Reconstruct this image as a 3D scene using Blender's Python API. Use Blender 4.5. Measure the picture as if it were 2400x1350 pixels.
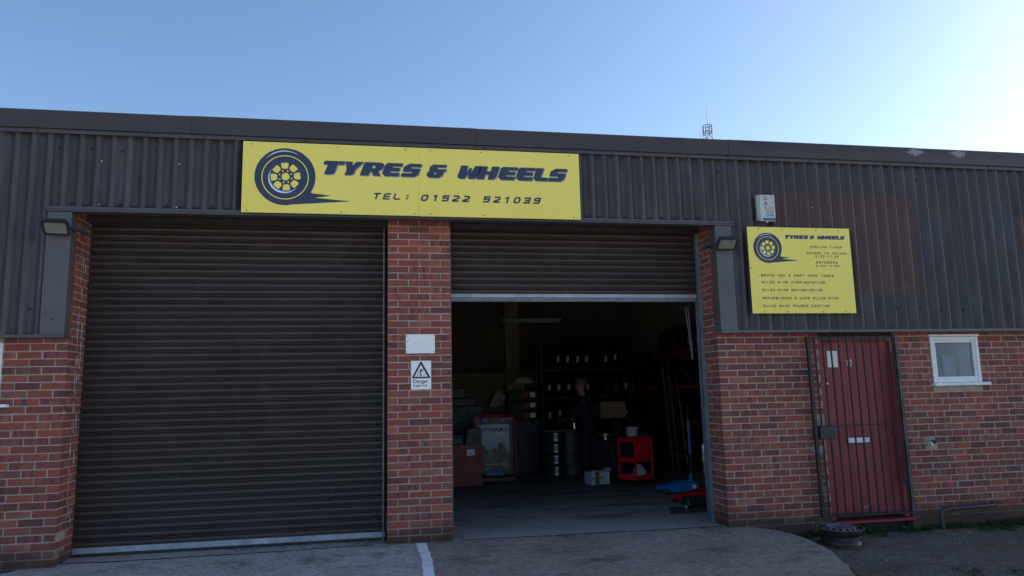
import bpy, bmesh, math, random
from math import sin, cos, pi, radians
from mathutils import Vector, Matrix
from mathutils.geometry import tessellate_polygon
random.seed(7)
sc = bpy.context.scene
for o in list(bpy.data.objects): bpy.data.objects.remove(o)

# ------------------------------------------------------------------ camera
cd = bpy.data.cameras.new('camera'); cam = bpy.data.objects.new('camera', cd); sc.collection.objects.link(cam)
cd.sensor_width = 36.0; cd.lens = 25.69; cd.clip_start = 0.05; cd.clip_end = 1500
rt = Vector((0.98352263, -0.17941638, -0.02220336)); up = Vector((-0.00437427, -0.14639754, 0.98921617)); fw = Vector((0.1807321, 0.97281937, 0.14477011))
cam.matrix_world = Matrix(((rt.x, up.x, -fw.x, 0), (rt.y, up.y, -fw.y, -7.749), (rt.z, up.z, -fw.z, 1.489), (0, 0, 0, 1)))
sc.camera = cam
# ------------------------------------------------------------------ sky, sun, exposure
SUN_EL, SUN_AZ = 20.5, 77.0
w = bpy.data.worlds.new('World'); sc.world = w; w.use_nodes = True
nt = w.node_tree; nt.nodes.clear()
sky = nt.nodes.new('ShaderNodeTexSky'); sky.sky_type = 'NISHITA'; sky.sun_disc = False
sky.sun_elevation = radians(SUN_EL); sky.sun_rotation = radians(SUN_AZ)
sky.altitude = 0; sky.air_density = 1.0; sky.dust_density = 1.05; sky.ozone_density = 4.5
bg = nt.nodes.new('ShaderNodeBackground'); bg.inputs['Strength'].default_value = 0.060
wo = nt.nodes.new('ShaderNodeOutputWorld')
wb = nt.nodes.new('ShaderNodeMix'); wb.data_type = 'RGBA'; wb.blend_type = 'MULTIPLY'; wb.inputs[0].default_value = 1.0; wb.inputs[7].default_value = (1.07, 0.985, 0.93, 1)
nt.links.new(sky.outputs[0], wb.inputs[6]); nt.links.new(wb.outputs[2], bg.inputs[0]); nt.links.new(bg.outputs[0], wo.inputs[0])
sl = bpy.data.lights.new('sun', 'SUN'); sl.energy = 5.0; sl.angle = radians(0.5); sl.color = (1, 0.94, 0.85)
sun = bpy.data.objects.new('sun', sl); sc.collection.objects.link(sun)
sd = Vector((sin(radians(SUN_AZ)) * cos(radians(SUN_EL)), cos(radians(SUN_AZ)) * cos(radians(SUN_EL)), sin(radians(SUN_EL))))
sun.rotation_euler = sd.to_track_quat('Z', 'Y').to_euler(); sun.location = (20, 20, 30)
sc.view_settings.view_transform = 'Standard'; sc.view_settings.look = 'None'
sc.view_settings.exposure = 2.08; sc.view_settings.gamma = 1.0; sc.view_settings.use_curve_mapping = False
sc.render.engine = 'CYCLES'
sc.cycles.max_bounces = 8; sc.cycles.diffuse_bounces = 5; sc.cycles.glossy_bounces = 3

# ------------------------------------------------------------------ materials
def nodes(m): return m.node_tree.nodes, m.node_tree.links
def base(name, rough=0.6, metal=0.0, spec=None):
    m = bpy.data.materials.new(name); m.use_nodes = True
    b = m.node_tree.nodes['Principled BSDF']
    b.inputs['Roughness'].default_value = rough; b.inputs['Metallic'].default_value = metal
    if spec is not None: b.inputs['Specular IOR Level'].default_value = spec
    return m, b
def N(m, t, **k):
    n = m.node_tree.nodes.new(t)
    for a, v in k.items(): setattr(n, a, v)
    return n
def noise(m, vec, scale, detail=4, rough=0.6):
    n = N(m, 'ShaderNodeTexNoise'); n.inputs['Scale'].default_value = scale; n.inputs['Detail'].default_value = detail
    n.inputs['Roughness'].default_value = rough
    if vec is not None: m.node_tree.links.new(vec, n.inputs['Vector'])
    return n.outputs['Fac']
def ramp(m, fac, stops):
    r = N(m, 'ShaderNodeValToRGB'); e = r.color_ramp.elements
    while len(e) > 1: e.remove(e[0])
    e[0].position, e[0].color = stops[0][0], (*stops[0][1], 1)
    for p, c in stops[1:]:
        x = e.new(p); x.color = (*c, 1)
    m.node_tree.links.new(fac, r.inputs[0]); return r.outputs[0]
def mixc(m, fac, a, b, mode='MIX'):
    x = N(m, 'ShaderNodeMix', data_type='RGBA', blend_type=mode)
    for sock, v in ((x.inputs[0], fac), (x.inputs[6], a), (x.inputs[7], b)):
        if isinstance(v, (int, float)): sock.default_value = v
        elif isinstance(v, tuple): sock.default_value = (*v, 1)
        else: m.node_tree.links.new(v, sock)
    return x.outputs[2]
def math_(m, op, a, b=None, c=None, clamp=False):
    x = N(m, 'ShaderNodeMath', operation=op); x.use_clamp = clamp
    for i, v in enumerate((a, b, c)):
        if v is None: continue
        if isinstance(v, (int, float)): x.inputs[i].default_value = v
        else: m.node_tree.links.new(v, x.inputs[i])
    return x.outputs[0]
def mapr(m, v, a, b, c=0.0, d=1.0):
    x = N(m, 'ShaderNodeMapRange'); m.node_tree.links.new(v, x.inputs[0])
    for i, q in enumerate((a, b, c, d)): x.inputs[i + 1].default_value = q
    return x.outputs[0]
def geo(m): return N(m, 'ShaderNodeNewGeometry').outputs['Position']
def objco(m): return N(m, 'ShaderNodeTexCoord').outputs['Object']
def mapping(m, vec, scale=(1, 1, 1), loc=(0, 0, 0)):
    x = N(m, 'ShaderNodeMapping'); x.inputs['Scale'].default_value = scale; x.inputs['Location'].default_value = loc
    m.node_tree.links.new(vec, x.inputs[0]); return x.outputs[0]
def bump(m, b, h, strength=0.3, dist=0.01):
    x = N(m, 'ShaderNodeBump'); x.inputs['Strength'].default_value = strength; x.inputs['Distance'].default_value = dist
    m.node_tree.links.new(h, x.inputs['Height']); m.node_tree.links.new(x.outputs[0], b.inputs['Normal'])
def pm(name, c, rough=0.6, metal=0.0, var=0.25, scale=6.0, bmp=0.0, bscale=40.0, c2=None, spec=None, sc3=(1, 1, 1), dirt=0.0):
    """worn surface: base colour broken up by noise, with optional grime and relief"""
    m, b = base(name, rough, metal, spec)
    p = mapping(m, geo(m), sc3)
    f = noise(m, p, scale, 6)
    lo = tuple(v * (1 - var) for v in c); hi = tuple(min(1, v * (1 + var)) for v in c)
    if c2 is not None: hi = c2
    col = ramp(m, f, [(0.3, lo), (0.7, hi)])
    if dirt:
        g = noise(m, p, scale * 4.3, 8, 0.75)
        col = mixc(m, mapr(m, g, 0.55, 0.75, 0, dirt), col, (0.03, 0.027, 0.024))
    m.node_tree.links.new(col, b.inputs['Base Color'])
    r = noise(m, p, scale * 2.1, 4); m.node_tree.links.new(mapr(m, r, 0.3, 0.7, max(0.03, rough - 0.12), min(1, rough + 0.12)), b.inputs['Roughness'])
    if bmp: bump(m, b, noise(m, p, bscale, 5), bmp, 0.004)
    return m

# brick: tone per brick, dark fired bands across it, creased sandy face
def brick_material():
    m, b = base('fired_brick', 0.85, 0, 0.25)
    L = m.node_tree.links
    oi = N(m, 'ShaderNodeObjectInfo'); rnd = oi.outputs['Random']
    oc = objco(m)
    off = N(m, 'ShaderNodeCombineXYZ'); L.new(math_(m, 'MULTIPLY', rnd, 57.0), off.inputs[0]); L.new(math_(m, 'MULTIPLY', rnd, 31.0), off.inputs[2])
    va = N(m, 'ShaderNodeVectorMath', operation='ADD'); L.new(oc, va.inputs[0]); L.new(off.outputs[0], va.inputs[1]); v = va.outputs[0]
    tone = ramp(m, rnd, [(0.0, (0.14, 0.055, 0.050)), (0.22, (0.24, 0.072, 0.056)), (0.45, (0.33, 0.088, 0.062)), (0.7, (0.24, 0.076, 0.062)), (0.88, (0.36, 0.125, 0.090)), (1.0, (0.15, 0.066, 0.062))])
    bands = noise(m, mapping(m, v, (1, 1, 0.12)), 17.0, 1, 0.4)
    wn = N(m, 'ShaderNodeTexWhiteNoise', noise_dimensions='1D'); L.new(math_(m, 'MULTIPLY', rnd, 913.0), wn.inputs['W'])
    amt = math_(m, 'MULTIPLY', mapr(m, bands, 0.48, 0.56), mapr(m, wn.outputs[0], 0.35, 0.8))
    col = mixc(m, math_(m, 'MULTIPLY', amt, 0.75), tone, (0.12, 0.048, 0.062))
    fine = noise(m, v, 60, 6, 0.7)
    col = mixc(m, 0.55, col, ramp(m, fine, [(0.3, (0.42, 0.42, 0.42)), (0.7, (0.62, 0.6, 0.58))]), 'OVERLAY')
    # sandy creased face on some bricks
    wn2 = N(m, 'ShaderNodeTexWhiteNoise', noise_dimensions='1D'); L.new(math_(m, 'MULTIPLY', rnd, 377.0), wn2.inputs['W'])
    crease = noise(m, v, 170, 3, 0.6)
    patch = noise(m, v, 9, 2)
    cm = math_(m, 'MULTIPLY', math_(m, 'MULTIPLY', mapr(m, crease, 0.52, 0.62), mapr(m, patch, 0.42, 0.58)), mapr(m, wn2.outputs[0], 0.5, 0.9))
    col = mixc(m, math_(m, 'MULTIPLY', cm, 0.62), col, (0.62, 0.36, 0.26))
    # damp green-black plinth and soot stains: world position
    gp = geo(m); sx = N(m, 'ShaderNodeSeparateXYZ'); L.new(gp, sx.inputs[0])
    big = noise(m, gp, 2.2, 5)
    damp = mapr(m, math_(m, 'ADD', sx.outputs[2], math_(m, 'MULTIPLY', big, -0.45)), -0.22, -0.02, 1, 0)
    col = mixc(m, math_(m, 'MULTIPLY', damp, 0.8), col, (0.035, 0.034, 0.024))
    grime = mapr(m, noise(m, gp, 1.1, 4), 0.45, 0.75, 0, 0.35)
    col = mixc(m, grime, col, (0.17, 0.08, 0.07))
    eff = mapr(m, noise(m, mapping(m, gp, (1, 1, 1.6)), 5.0, 7, 0.8), 0.66, 0.76, 0, 0.45)
    col = mixc(m, eff, col, (0.38, 0.34, 0.31))
    soot = mapr(m, noise(m, mapping(m, gp, (1, 1, 0.7), (5, 0, 2)), 1.7, 6, 0.7), 0.5, 0.72, 0, 0.6)
    col = mixc(m, soot, col, (0.075, 0.045, 0.042))
    L.new(col, b.inputs['Base Color'])
    bump(m, b, math_(m, 'ADD', fine, crease), 0.9, 0.004)
    return m
M = {}
M['brick'] = brick_material()
def mortar_material():
    m, b = base('mortar', 0.95, 0, 0.2); L = m.node_tree.links
    p = geo(m); c = ramp(m, noise(m, p, 9, 6, 0.7), [(0.3, (0.29, 0.235, 0.20)), (0.7, (0.46, 0.385, 0.33))])
    sx = N(m, 'ShaderNodeSeparateXYZ'); L.new(p, sx.inputs[0])
    damp = mapr(m, math_(m, 'ADD', sx.outputs[2], math_(m, 'MULTIPLY', noise(m, p, 2.2, 5), -0.45)), -0.25, 0.0, 1, 0)
    c = mixc(m, math_(m, 'MULTIPLY', damp, 0.85), c, (0.035, 0.04, 0.024))
    L.new(c, b.inputs['Base Color']); bump(m, b, noise(m, p, 150, 4), 0.5, 0.002); return m
M['mortar'] = mortar_material()
def cladding_material():
    m, b = base('weathered_brown_cladding', 0.62, 0, 0.35); L = m.node_tree.links
    p = geo(m); sx = N(m, 'ShaderNodeSeparateXYZ'); L.new(p, sx.inputs[0])
    st = mapping(m, p, (1, 1, 0.16))
    c = ramp(m, noise(m, st, 7, 7, 0.65), [(0.25, (0.034, 0.034, 0.039)), (0.5, (0.056, 0.056, 0.063)), (0.75, (0.100, 0.100, 0.111))])
    c = mixc(m, mapr(m, noise(m, p, 0.9, 3), 0.4, 0.7, 0, 0.5), c, (0.092, 0.074, 0.080))
    def band(v, a, bb, soft=0.012):
        return math_(m, 'MULTIPLY', mapr(m, v, a - soft, a + soft), mapr(m, v, bb - soft, bb + soft, 1, 0))
    old = math_(m, 'MULTIPLY', band(sx.outputs[0], 4.56, 6.43, 0.03), band(sx.outputs[2], 2.57, 3.80, 0.02))
    old2 = math_(m, 'MULTIPLY', band(sx.outputs[0], 7.88, 9.5), band(sx.outputs[2], 2.9, 3.55))
    om = math_(m, 'MAXIMUM', old, old2)
    c = mixc(m, math_(m, 'MULTIPLY', om, 0.85), c, ramp(m, noise(m, st, 9, 6), [(0.3, (0.085, 0.048, 0.043)), (0.7, (0.125, 0.070, 0.062))]))
    scr = mapr(m, noise(m, mapping(m, p, (1, 1, 0.35)), 22, 6, 0.75), 0.70, 0.76, 0, 0.5)
    c = mixc(m, scr, c, (0.17, 0.16, 0.155))
    L.new(c, b.inputs['Base Color']); bump(m, b, noise(m, p, 90, 5), 0.25, 0.002)
    L.new(mapr(m, noise(m, st, 12, 4), 0.3, 0.7, 0.36, 0.6), b.inputs['Roughness']); return m
M['clad'] = cladding_material()
def fascia_material():
    m, b = base('brown_plastisol_flashing', 0.45, 0, 0.4); L = m.node_tree.links
    p = geo(m); sx = N(m, 'ShaderNodeSeparateXYZ'); L.new(p, sx.inputs[0])
    c = ramp(m, noise(m, p, 1.6, 6), [(0.3, (0.046, 0.038, 0.040)), (0.7, (0.062, 0.052, 0.054))])
    top = math_(m, 'ADD', sx.outputs[2], math_(m, 'MULTIPLY', noise(m, mapping(m, p, (0.7, 1, 1)), 3.0, 5, 0.7), 0.22))
    peel = math_(m, 'MULTIPLY', mapr(m, top, 4.385, 4.395), mapr(m, sx.outputs[0], 4.1, 4.2))
    c = mixc(m, math_(m, 'MULTIPLY', peel, 0.75), c, (0.035, 0.030, 0.032))
    spots = math_(m, 'MULTIPLY', mapr(m, noise(m, p, 30, 6, 0.8), 0.56, 0.62), math_(m, 'MULTIPLY', mapr(m, noise(m, mapping(m, p, (1, 1, 1.4), (2.2, 0, 0)), 1.9, 3), 0.56, 0.62), mapr(m, sx.outputs[0], 4.3, 4.8)))
    def blot(cx):
        dx = math_(m, 'ABSOLUTE', math_(m, 'SUBTRACT', sx.outputs[0], cx)); dz = math_(m, 'ABSOLUTE', math_(m, 'SUBTRACT', sx.outputs[2], 4.325))
        d_ = math_(m, 'ADD', math_(m, 'MULTIPLY', dx, 5.5), math_(m, 'MULTIPLY', dz, 13.0))
        return mapr(m, math_(m, 'SUBTRACT', noise(m, p, 38, 7, 0.85), math_(m, 'MULTIPLY', d_, 0.30)), 0.28, 0.33)
    spots = math_(m, 'MAXIMUM', math_(m, 'MULTIPLY', spots, 0.6), math_(m, 'MAXIMUM', blot(6.47), blot(7.08)))
    c = mixc(m, math_(m, 'MULTIPLY', spots, 0.85), c, (0.26, 0.25, 0.26))
    L.new(c, b.inputs['Base Color']); return m
M['fascia'] = fascia_material()
M['flash'] = pm('grey_brown_flashing', (0.095, 0.092, 0.10), 0.5, 0, 0.15, 2.5, 0.1)
M['trim'] = pm('brown_trim', (0.075, 0.066, 0.078), 0.45, 0, 0.15, 3)
M['soffit'] = pm('dark_soffit', (0.03, 0.026, 0.024), 0.8)
def slat_material():
    m, b = base('brown_shutter_paint', 0.42, 0.0, 0.45); L = m.node_tree.links
    p = geo(m); st = mapping(m, p, (0.25, 1, 1.0))
    c = ramp(m, noise(m, st, 8, 6, 0.7), [(0.25, (0.030, 0.021, 0.019)), (0.75, (0.056, 0.040, 0.036))])
    dust = noise(m, mapping(m, p, (0.6, 1, 0.5)), 1.3, 4)
    c = mixc(m, mapr(m, noise(m, mapping(m, p, (1.5, 1, 0.1)), 6, 7, 0.75), 0.58, 0.72, 0, 0.5), c, (0.10, 0.085, 0.078))
    c = mixc(m, mapr(m, dust, 0.4, 0.7, 0, 0.5), c, (0.072, 0.062, 0.062))
    L.new(c, b.inputs['Base Color']); L.new(mapr(m, noise(m, st, 5, 5), 0.3, 0.7, 0.35, 0.6), b.inputs['Roughness']); return m
M['slat'] = slat_material()
M['galv'] = pm('galvanised_steel', (0.34, 0.38, 0.43), 0.45, 0.35, 0.25, 9, 0.1, 60, sc3=(1, 1, 0.4), dirt=0.3)
M['galv_dark'] = pm('dull_galvanised_steel', (0.17, 0.19, 0.22), 0.5, 0.35, 0.25, 9)
M['guide'] = pm('grey_guide_steel', (0.15, 0.18, 0.215), 0.5, 0.2, 0.25, 5, dirt=0.3)
def sign_yellow():
    m, b = base('yellow_sign_panel', 0.45, 0, 0.4); L = m.node_tree.links; p = geo(m)
    c = ramp(m, noise(m, mapping(m, p, (1, 1, 0.3)), 3, 5), [(0.3, (0.92, 0.76, 0.14)), (0.7, (0.95, 0.81, 0.17))])
    c = mixc(m, mapr(m, noise(m, mapping(m, p, (2, 1, 0.4)), 6, 7, 0.8), 0.6, 0.8, 0, 0.25), c, (0.55, 0.47, 0.16))
    L.new(c, b.inputs['Base Color']); return m
M['yellow'] = sign_yellow()
M['navy'] = pm('navy_vinyl', (0.030, 0.045, 0.085), 0.45, 0, 0.08)
M['paleblue'] = pm('pale_blue_vinyl', (0.62, 0.74, 0.92), 0.45, 0, 0.05)
M['lilac'] = pm('grey_lilac_vinyl', (0.30, 0.27, 0.31), 0.5, 0, 0.05)
M['black'] = pm('black_print', (0.02, 0.02, 0.025), 0.5, 0, 0.1)
M['grey_print'] = pm('grey_print', (0.3, 0.3, 0.3), 0.5, 0, 0.1)
M['white'] = pm('white_plastic', (0.88, 0.89, 0.89), 0.5, 0, 0.05, 5, dirt=0.12)
M['alarm_white'] = pm('aged_white_plastic', (0.50, 0.54, 0.50), 0.5, 0, 0.1, 14, dirt=0.35)
M['strobe'] = pm('blue_lens', (0.02, 0.10, 0.34), 0.25, 0, 0.2, 8)
def oldwhite():
    m, b = base('peeling_white_paint', 0.6, 0, 0.3); L = m.node_tree.links; p = geo(m)
    c = ramp(m, noise(m, p, 12, 6), [(0.3, (0.70, 0.72, 0.73)), (0.7, (0.82, 0.84, 0.85))])
    c = mixc(m, mapr(m, noise(m, p, 30, 8, 0.8), 0.58, 0.66, 0, 0.8), c, (0.2, 0.17, 0.15))
    L.new(c, b.inputs['Base Color']); bump(m, b, noise(m, p, 60, 5), 0.4, 0.003); return m
M['oldwhite'] = oldwhite()
M['red_door'] = pm('dark_red_gloss_paint', (0.30, 0.048, 0.056), 0.48, 0, 0.12, 3, 0.08, 25, sc3=(1, 1, 0.3), dirt=0.1)
M['iron'] = pm('black_painted_iron', (0.018, 0.019, 0.024), 0.45, 0.2, 0.3, 15)
M['iron_flaked'] = pm('flaked_black_iron', (0.02, 0.022, 0.028), 0.5, 0.1, 0.2, 9, c2=(0.085, 0.095, 0.105))
M['plastic_black'] = pm('black_plastic', (0.022, 0.024, 0.028), 0.4, 0, 0.2)
M['pipe'] = pm('dark_soil_pipe', (0.028, 0.034, 0.044), 0.6, 0, 0.3, 8, dirt=0.2)
M['rubber'] = pm('tyre_rubber', (0.014, 0.014, 0.016), 0.65, 0, 0.2)
M['steel'] = pm('worn_steel', (0.30, 0.30, 0.31), 0.3, 0.9, 0.3)
M['chrome'] = pm('polished_chrome', (0.75, 0.76, 0.78), 0.12, 1.0, 0.05)
M['rim'] = pm('black_steel_wheel', (0.020, 0.022, 0.028), 0.36, 0.3, 0.3, 18, c2=(0.045, 0.038, 0.034))
M['rust'] = pm('rusty_edge', (0.12, 0.062, 0.035), 0.8, 0.1, 0.4, 25, 0.4)
M['cream'] = pm('cream_painted_wall', (0.80, 0.70, 0.52), 0.85, 0, 0.12, 1.5, 0.2, 20)
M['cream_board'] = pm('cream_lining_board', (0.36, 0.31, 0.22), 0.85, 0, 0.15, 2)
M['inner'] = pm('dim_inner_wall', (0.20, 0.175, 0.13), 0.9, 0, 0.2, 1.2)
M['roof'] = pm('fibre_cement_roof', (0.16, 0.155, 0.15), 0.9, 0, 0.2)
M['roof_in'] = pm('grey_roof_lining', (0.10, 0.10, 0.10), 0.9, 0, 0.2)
M['rackmetal'] = pm('dark_blue_rack_steel', (0.035, 0.045, 0.065), 0.5, 0.3, 0.2)
M['orange'] = pm('orange_beam_paint', (0.75, 0.13, 0.05), 0.5, 0, 0.2)
M['label'] = pm('paper_label', (0.88, 0.88, 0.86), 0.6, 0, 0.15, 60)
M['redlabel'] = pm('red_label', (0.45, 0.03, 0.04), 0.6, 0, 0.15, 60)
M['redtool'] = pm('red_tool_enamel', (0.78, 0.012, 0.03), 0.4, 0, 0.1, 4)
M['redjack'] = pm('red_jack_paint', (0.42, 0.012, 0.02), 0.45, 0, 0.2, 9, dirt=0.3)
M['maroon'] = pm('maroon_cabinet_paint', (0.22, 0.022, 0.036), 0.5, 0, 0.12, 4)
M['bluetool'] = pm('blue_tool_enamel', (0.012, 0.16, 0.48), 0.4, 0, 0.15, 9)
M['greybox'] = pm('grey_green_box', (0.04, 0.05, 0.054), 0.5, 0, 0.15)
M['darkblue'] = pm('dark_blue_machine', (0.012, 0.02, 0.034), 0.5, 0, 0.2)
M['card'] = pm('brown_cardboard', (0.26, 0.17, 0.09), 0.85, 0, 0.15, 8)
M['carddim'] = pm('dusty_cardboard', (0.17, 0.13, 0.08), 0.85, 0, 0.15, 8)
M['whitecard'] = pm('white_carton', (0.55, 0.58, 0.64), 0.7, 0, 0.08, 10)
M['tape'] = pm('brown_tape', (0.22, 0.13, 0.07), 0.35, 0, 0.1)
M['bag'] = pm('white_plastic_bag', (0.5, 0.52, 0.55), 0.4, 0, 0.2, 14, 0.5, 20)
M['bucket'] = pm('splashed_white_bucket', (0.42, 0.43, 0.42), 0.5, 0, 0.15, 10, dirt=0.8)
M['cloth'] = pm('dark_navy_workwear', (0.008, 0.011, 0.02), 0.9, 0, 0.2, 9, 0.4, 30)
M['skin'] = pm('skin', (0.30, 0.16, 0.11), 0.7, 0, 0.06)
M['beanie'] = pm('grey_knit', (0.11, 0.115, 0.12), 0.95, 0, 0.15, 60, 0.6, 120)
M['poster'] = None
M['moss'] = pm('moss', (0.020, 0.034, 0.010), 0.95, 0, 0.4, 15, c2=(0.045, 0.07, 0.018))
M['leaf'] = pm('weed_leaf', (0.035, 0.075, 0.02), 0.7, 0, 0.4, 20)
M['plaster'] = pm('old_render_patch', (0.30, 0.29, 0.27), 0.9, 0, 0.3, 25, 0.6, 40)
M['chip'] = pm('pale_litter', (0.5, 0.5, 0.48), 0.8, 0, 0.3, 40)
M['mastwhite'] = pm('pale_mast_paint', (0.09, 0.09, 0.10), 0.7)
M['mastred'] = pm('red_mast_paint', (0.35, 0.10, 0.08), 0.6)
M['dark'] = pm('crack_dirt', (0.012, 0.012, 0.012), 0.95)
def glass_mat(name, c, rough=0.08, tr=0.65):
    m = bpy.data.materials.new(name); m.use_nodes = True; ns, L = nodes(m)
    o = ns['Material Output']; ns.remove(ns['Principled BSDF'])
    t = N(m, 'ShaderNodeBsdfTransparent'); t.inputs[0].default_value = (*c, 1)
    g = N(m, 'ShaderNodeBsdfGlossy'); g.inputs['Roughness'].default_value = rough
    mx = N(m, 'ShaderNodeMixShader'); fr = N(m, 'ShaderNodeFresnel'); fr.inputs[0].default_value = 1.5
    L.new(math_(m, 'ADD', fr.outputs[0], 1 - tr - 0.3, clamp=True), mx.inputs[0]); L.new(t.outputs[0], mx.inputs[1]); L.new(g.outputs[0], mx.inputs[2]); L.new(mx.outputs[0], o.inputs[0])
    if 'reeded' in name:
        wv = N(m, 'ShaderNodeTexWave', bands_direction='Z'); wv.inputs['Scale'].default_value = 32; L.new(geo(m), wv.inputs[0])
        bp = N(m, 'ShaderNodeBump'); bp.inputs['Strength'].default_value = 0.5; bp.inputs['Distance'].default_value = 0.003; L.new(wv.outputs['Fac'], bp.inputs['Height']); L.new(bp.outputs[0], g.inputs['Normal'])
    return m
M['reeded'] = glass_mat('reeded_glass', (0.75, 0.85, 0.9), 0.22, 0.6)
M['floodglass'], _b = base('flood_glass', 0.15); _b.inputs['Base Color'].default_value = (0.30, 0.33, 0.30, 1); _b.inputs['Alpha'].default_value = 0.6
M['reflector'] = pm('flood_reflector', (0.5, 0.52, 0.46), 0.5, 0.0, 0.1)

def concrete(name, a, bcol, speck, dark_amt, speck_scale=160, speck_lo=0.62, relief=0.5):
    m, b = base(name, 0.85, 0, 0.3); L = m.node_tree.links; p = geo(m)
    big = noise(m, p, 1.1, 7, 0.65)
    c = ramp(m, big, [(0.3, a), (0.7, bcol)])
    v = N(m, 'ShaderNodeTexVoronoi'); v.inputs['Scale'].default_value = speck_scale; L.new(p, v.inputs['Vector'])
    vc = N(m, 'ShaderNodeSeparateColor'); L.new(v.outputs['Color'], vc.inputs[0])
    s = math_(m, 'MULTIPLY', mapr(m, vc.outputs[0], speck_lo, min(1, speck_lo + 0.15)), mapr(m, v.outputs['Distance'], 0.25, 0.5, 1, 0))
    s = math_(m, 'MULTIPLY', s, mapr(m, noise(m, p, 2.3, 5), 0.35, 0.65, 0.25, 1))
    c = mixc(m, math_(m, 'MULTIPLY', s, 0.8), c, speck)
    fn = noise(m, p, 55, 8, 0.8); md = noise(m, mapping(m, p, (1, 1, 1), (9, 3, 1)), 15, 7, 0.75)
    c = mixc(m, 0.85, c, ramp(m, md, [(0.3, (0.30, 0.30, 0.30)), (0.7, (0.70, 0.70, 0.70))]), 'OVERLAY')
    c = mixc(m, 0.7, c, ramp(m, fn, [(0.25, (0.25, 0.25, 0.25)), (0.75, (0.75, 0.75, 0.75))]), 'OVERLAY')
    d = mapr(m, noise(m, mapping(m, p, (1, 1.6, 1), (4, 7, 0)), 1.9, 6, 0.7), 0.54, 0.68, 0, dark_amt)
    c = mixc(m, d, c, (0.03, 0.028, 0.026))
    L.new(c, b.inputs['Base Color'])
    bump(m, b, math_(m, 'ADD', fn, math_(m, 'MULTIPLY', v.outputs['Distance'], 0.6)), relief, 0.006)
    return m, b, c
M['apron_left'] = concrete('exposed_aggregate_concrete', (0.31, 0.275, 0.25), (0.44, 0.395, 0.36), (0.80, 0.78, 0.76), 0.6, 42, 0.40, 1.0)[0]
M['apron_right'] = concrete('worn_dark_concrete', (0.21, 0.175, 0.152), (0.31, 0.262, 0.228), (0.85, 0.82, 0.8), 0.65, 48, 0.84, 0.9)[0]
M['asphalt'] = concrete('old_asphalt', (0.075, 0.066, 0.056), (0.13, 0.115, 0.10), (0.38, 0.36, 0.33), 0.6, 48, 0.66, 1.0)[0]
M['bounce_yard'] = concrete('bounce_yard_concrete', (0.27, 0.265, 0.255), (0.34, 0.335, 0.325), (0.4, 0.4, 0.4), 0.15, 60, 0.8, 0.3)[0]  # pale concrete for the unseen yard that bounces sunlight
def floor_material():
    m, b, c = concrete('workshop_floor_concrete', (0.27, 0.245, 0.225), (0.42, 0.38, 0.35), (0.5, 0.48, 0.46), 0.0, 110, 0.9, 0.35)
    L = m.node_tree.links; p = geo(m); sx = N(m, 'ShaderNodeSeparateXYZ'); L.new(p, sx.inputs[0])
    st = mapping(m, p, (0.45, 1.5, 1))
    d = mapr(m, noise(m, st, 2.6, 6, 0.7), 0.50, 0.62, 0, 0.7)
    inside = mapr(m, sx.outputs[1], 0.7, 1.3)
    c = mixc(m, math_(m, 'MULTIPLY', d, inside), c, (0.03, 0.028, 0.028))
    rr = mapr(m, noise(m, mapping(m, p, (0.6, 1.4, 1), (3.3, 0.5, 0)), 1.7, 5), 0.55, 0.66, 0, 0.7)
    c = mixc(m, math_(m, 'MULTIPLY', rr, inside), c, (0.085, 0.04, 0.028))
    wet = mapr(m, noise(m, st, 8, 7, 0.75), 0.56, 0.66, 0, 0.35)
    c = mixc(m, wet, c, (0.3, 0.31, 0.33))
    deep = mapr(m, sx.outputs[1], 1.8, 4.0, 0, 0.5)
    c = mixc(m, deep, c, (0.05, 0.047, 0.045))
    L.new(c, b.inputs['Base Color']); b.inputs['Roughness'].default_value = 0.6; return m
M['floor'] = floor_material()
M['linepaint'] = pm('worn_white_line_paint', (0.80, 0.81, 0.82), 0.7, 0, 0.12, 7, 0.5, 80, dirt=0.5)
def poster_material():
    m, b = base('poster_print', 0.35, 0, 0.4); L = m.node_tree.links; p = geo(m); sx = N(m, 'ShaderNodeSeparateXYZ'); L.new(p, sx.inputs[0])
    skyc = ramp(m, mapr(m, sx.outputs[2], 0.2, 1.0), [(0, (0.2, 0.26, 0.32)), (1, (0.42, 0.56, 0.72))])
    h = math_(m, 'ADD', math_(m, 'MULTIPLY', noise(m, mapping(m, p, (4, 0, 1.2)), 1.6, 6, 0.6), 1.3), -0.05)
    hill = mapr(m, math_(m, 'SUBTRACT', h, sx.outputs[2]), -0.01, 0.01)
    c = mixc(m, hill, skyc, ramp(m, noise(m, p, 18, 6), [(0.3, (0.03, 0.04, 0.045)), (0.7, (0.12, 0.14, 0.14))]))
    L.new(c, b.inputs['Base Color']); return m
M['poster'] = poster_material()

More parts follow.
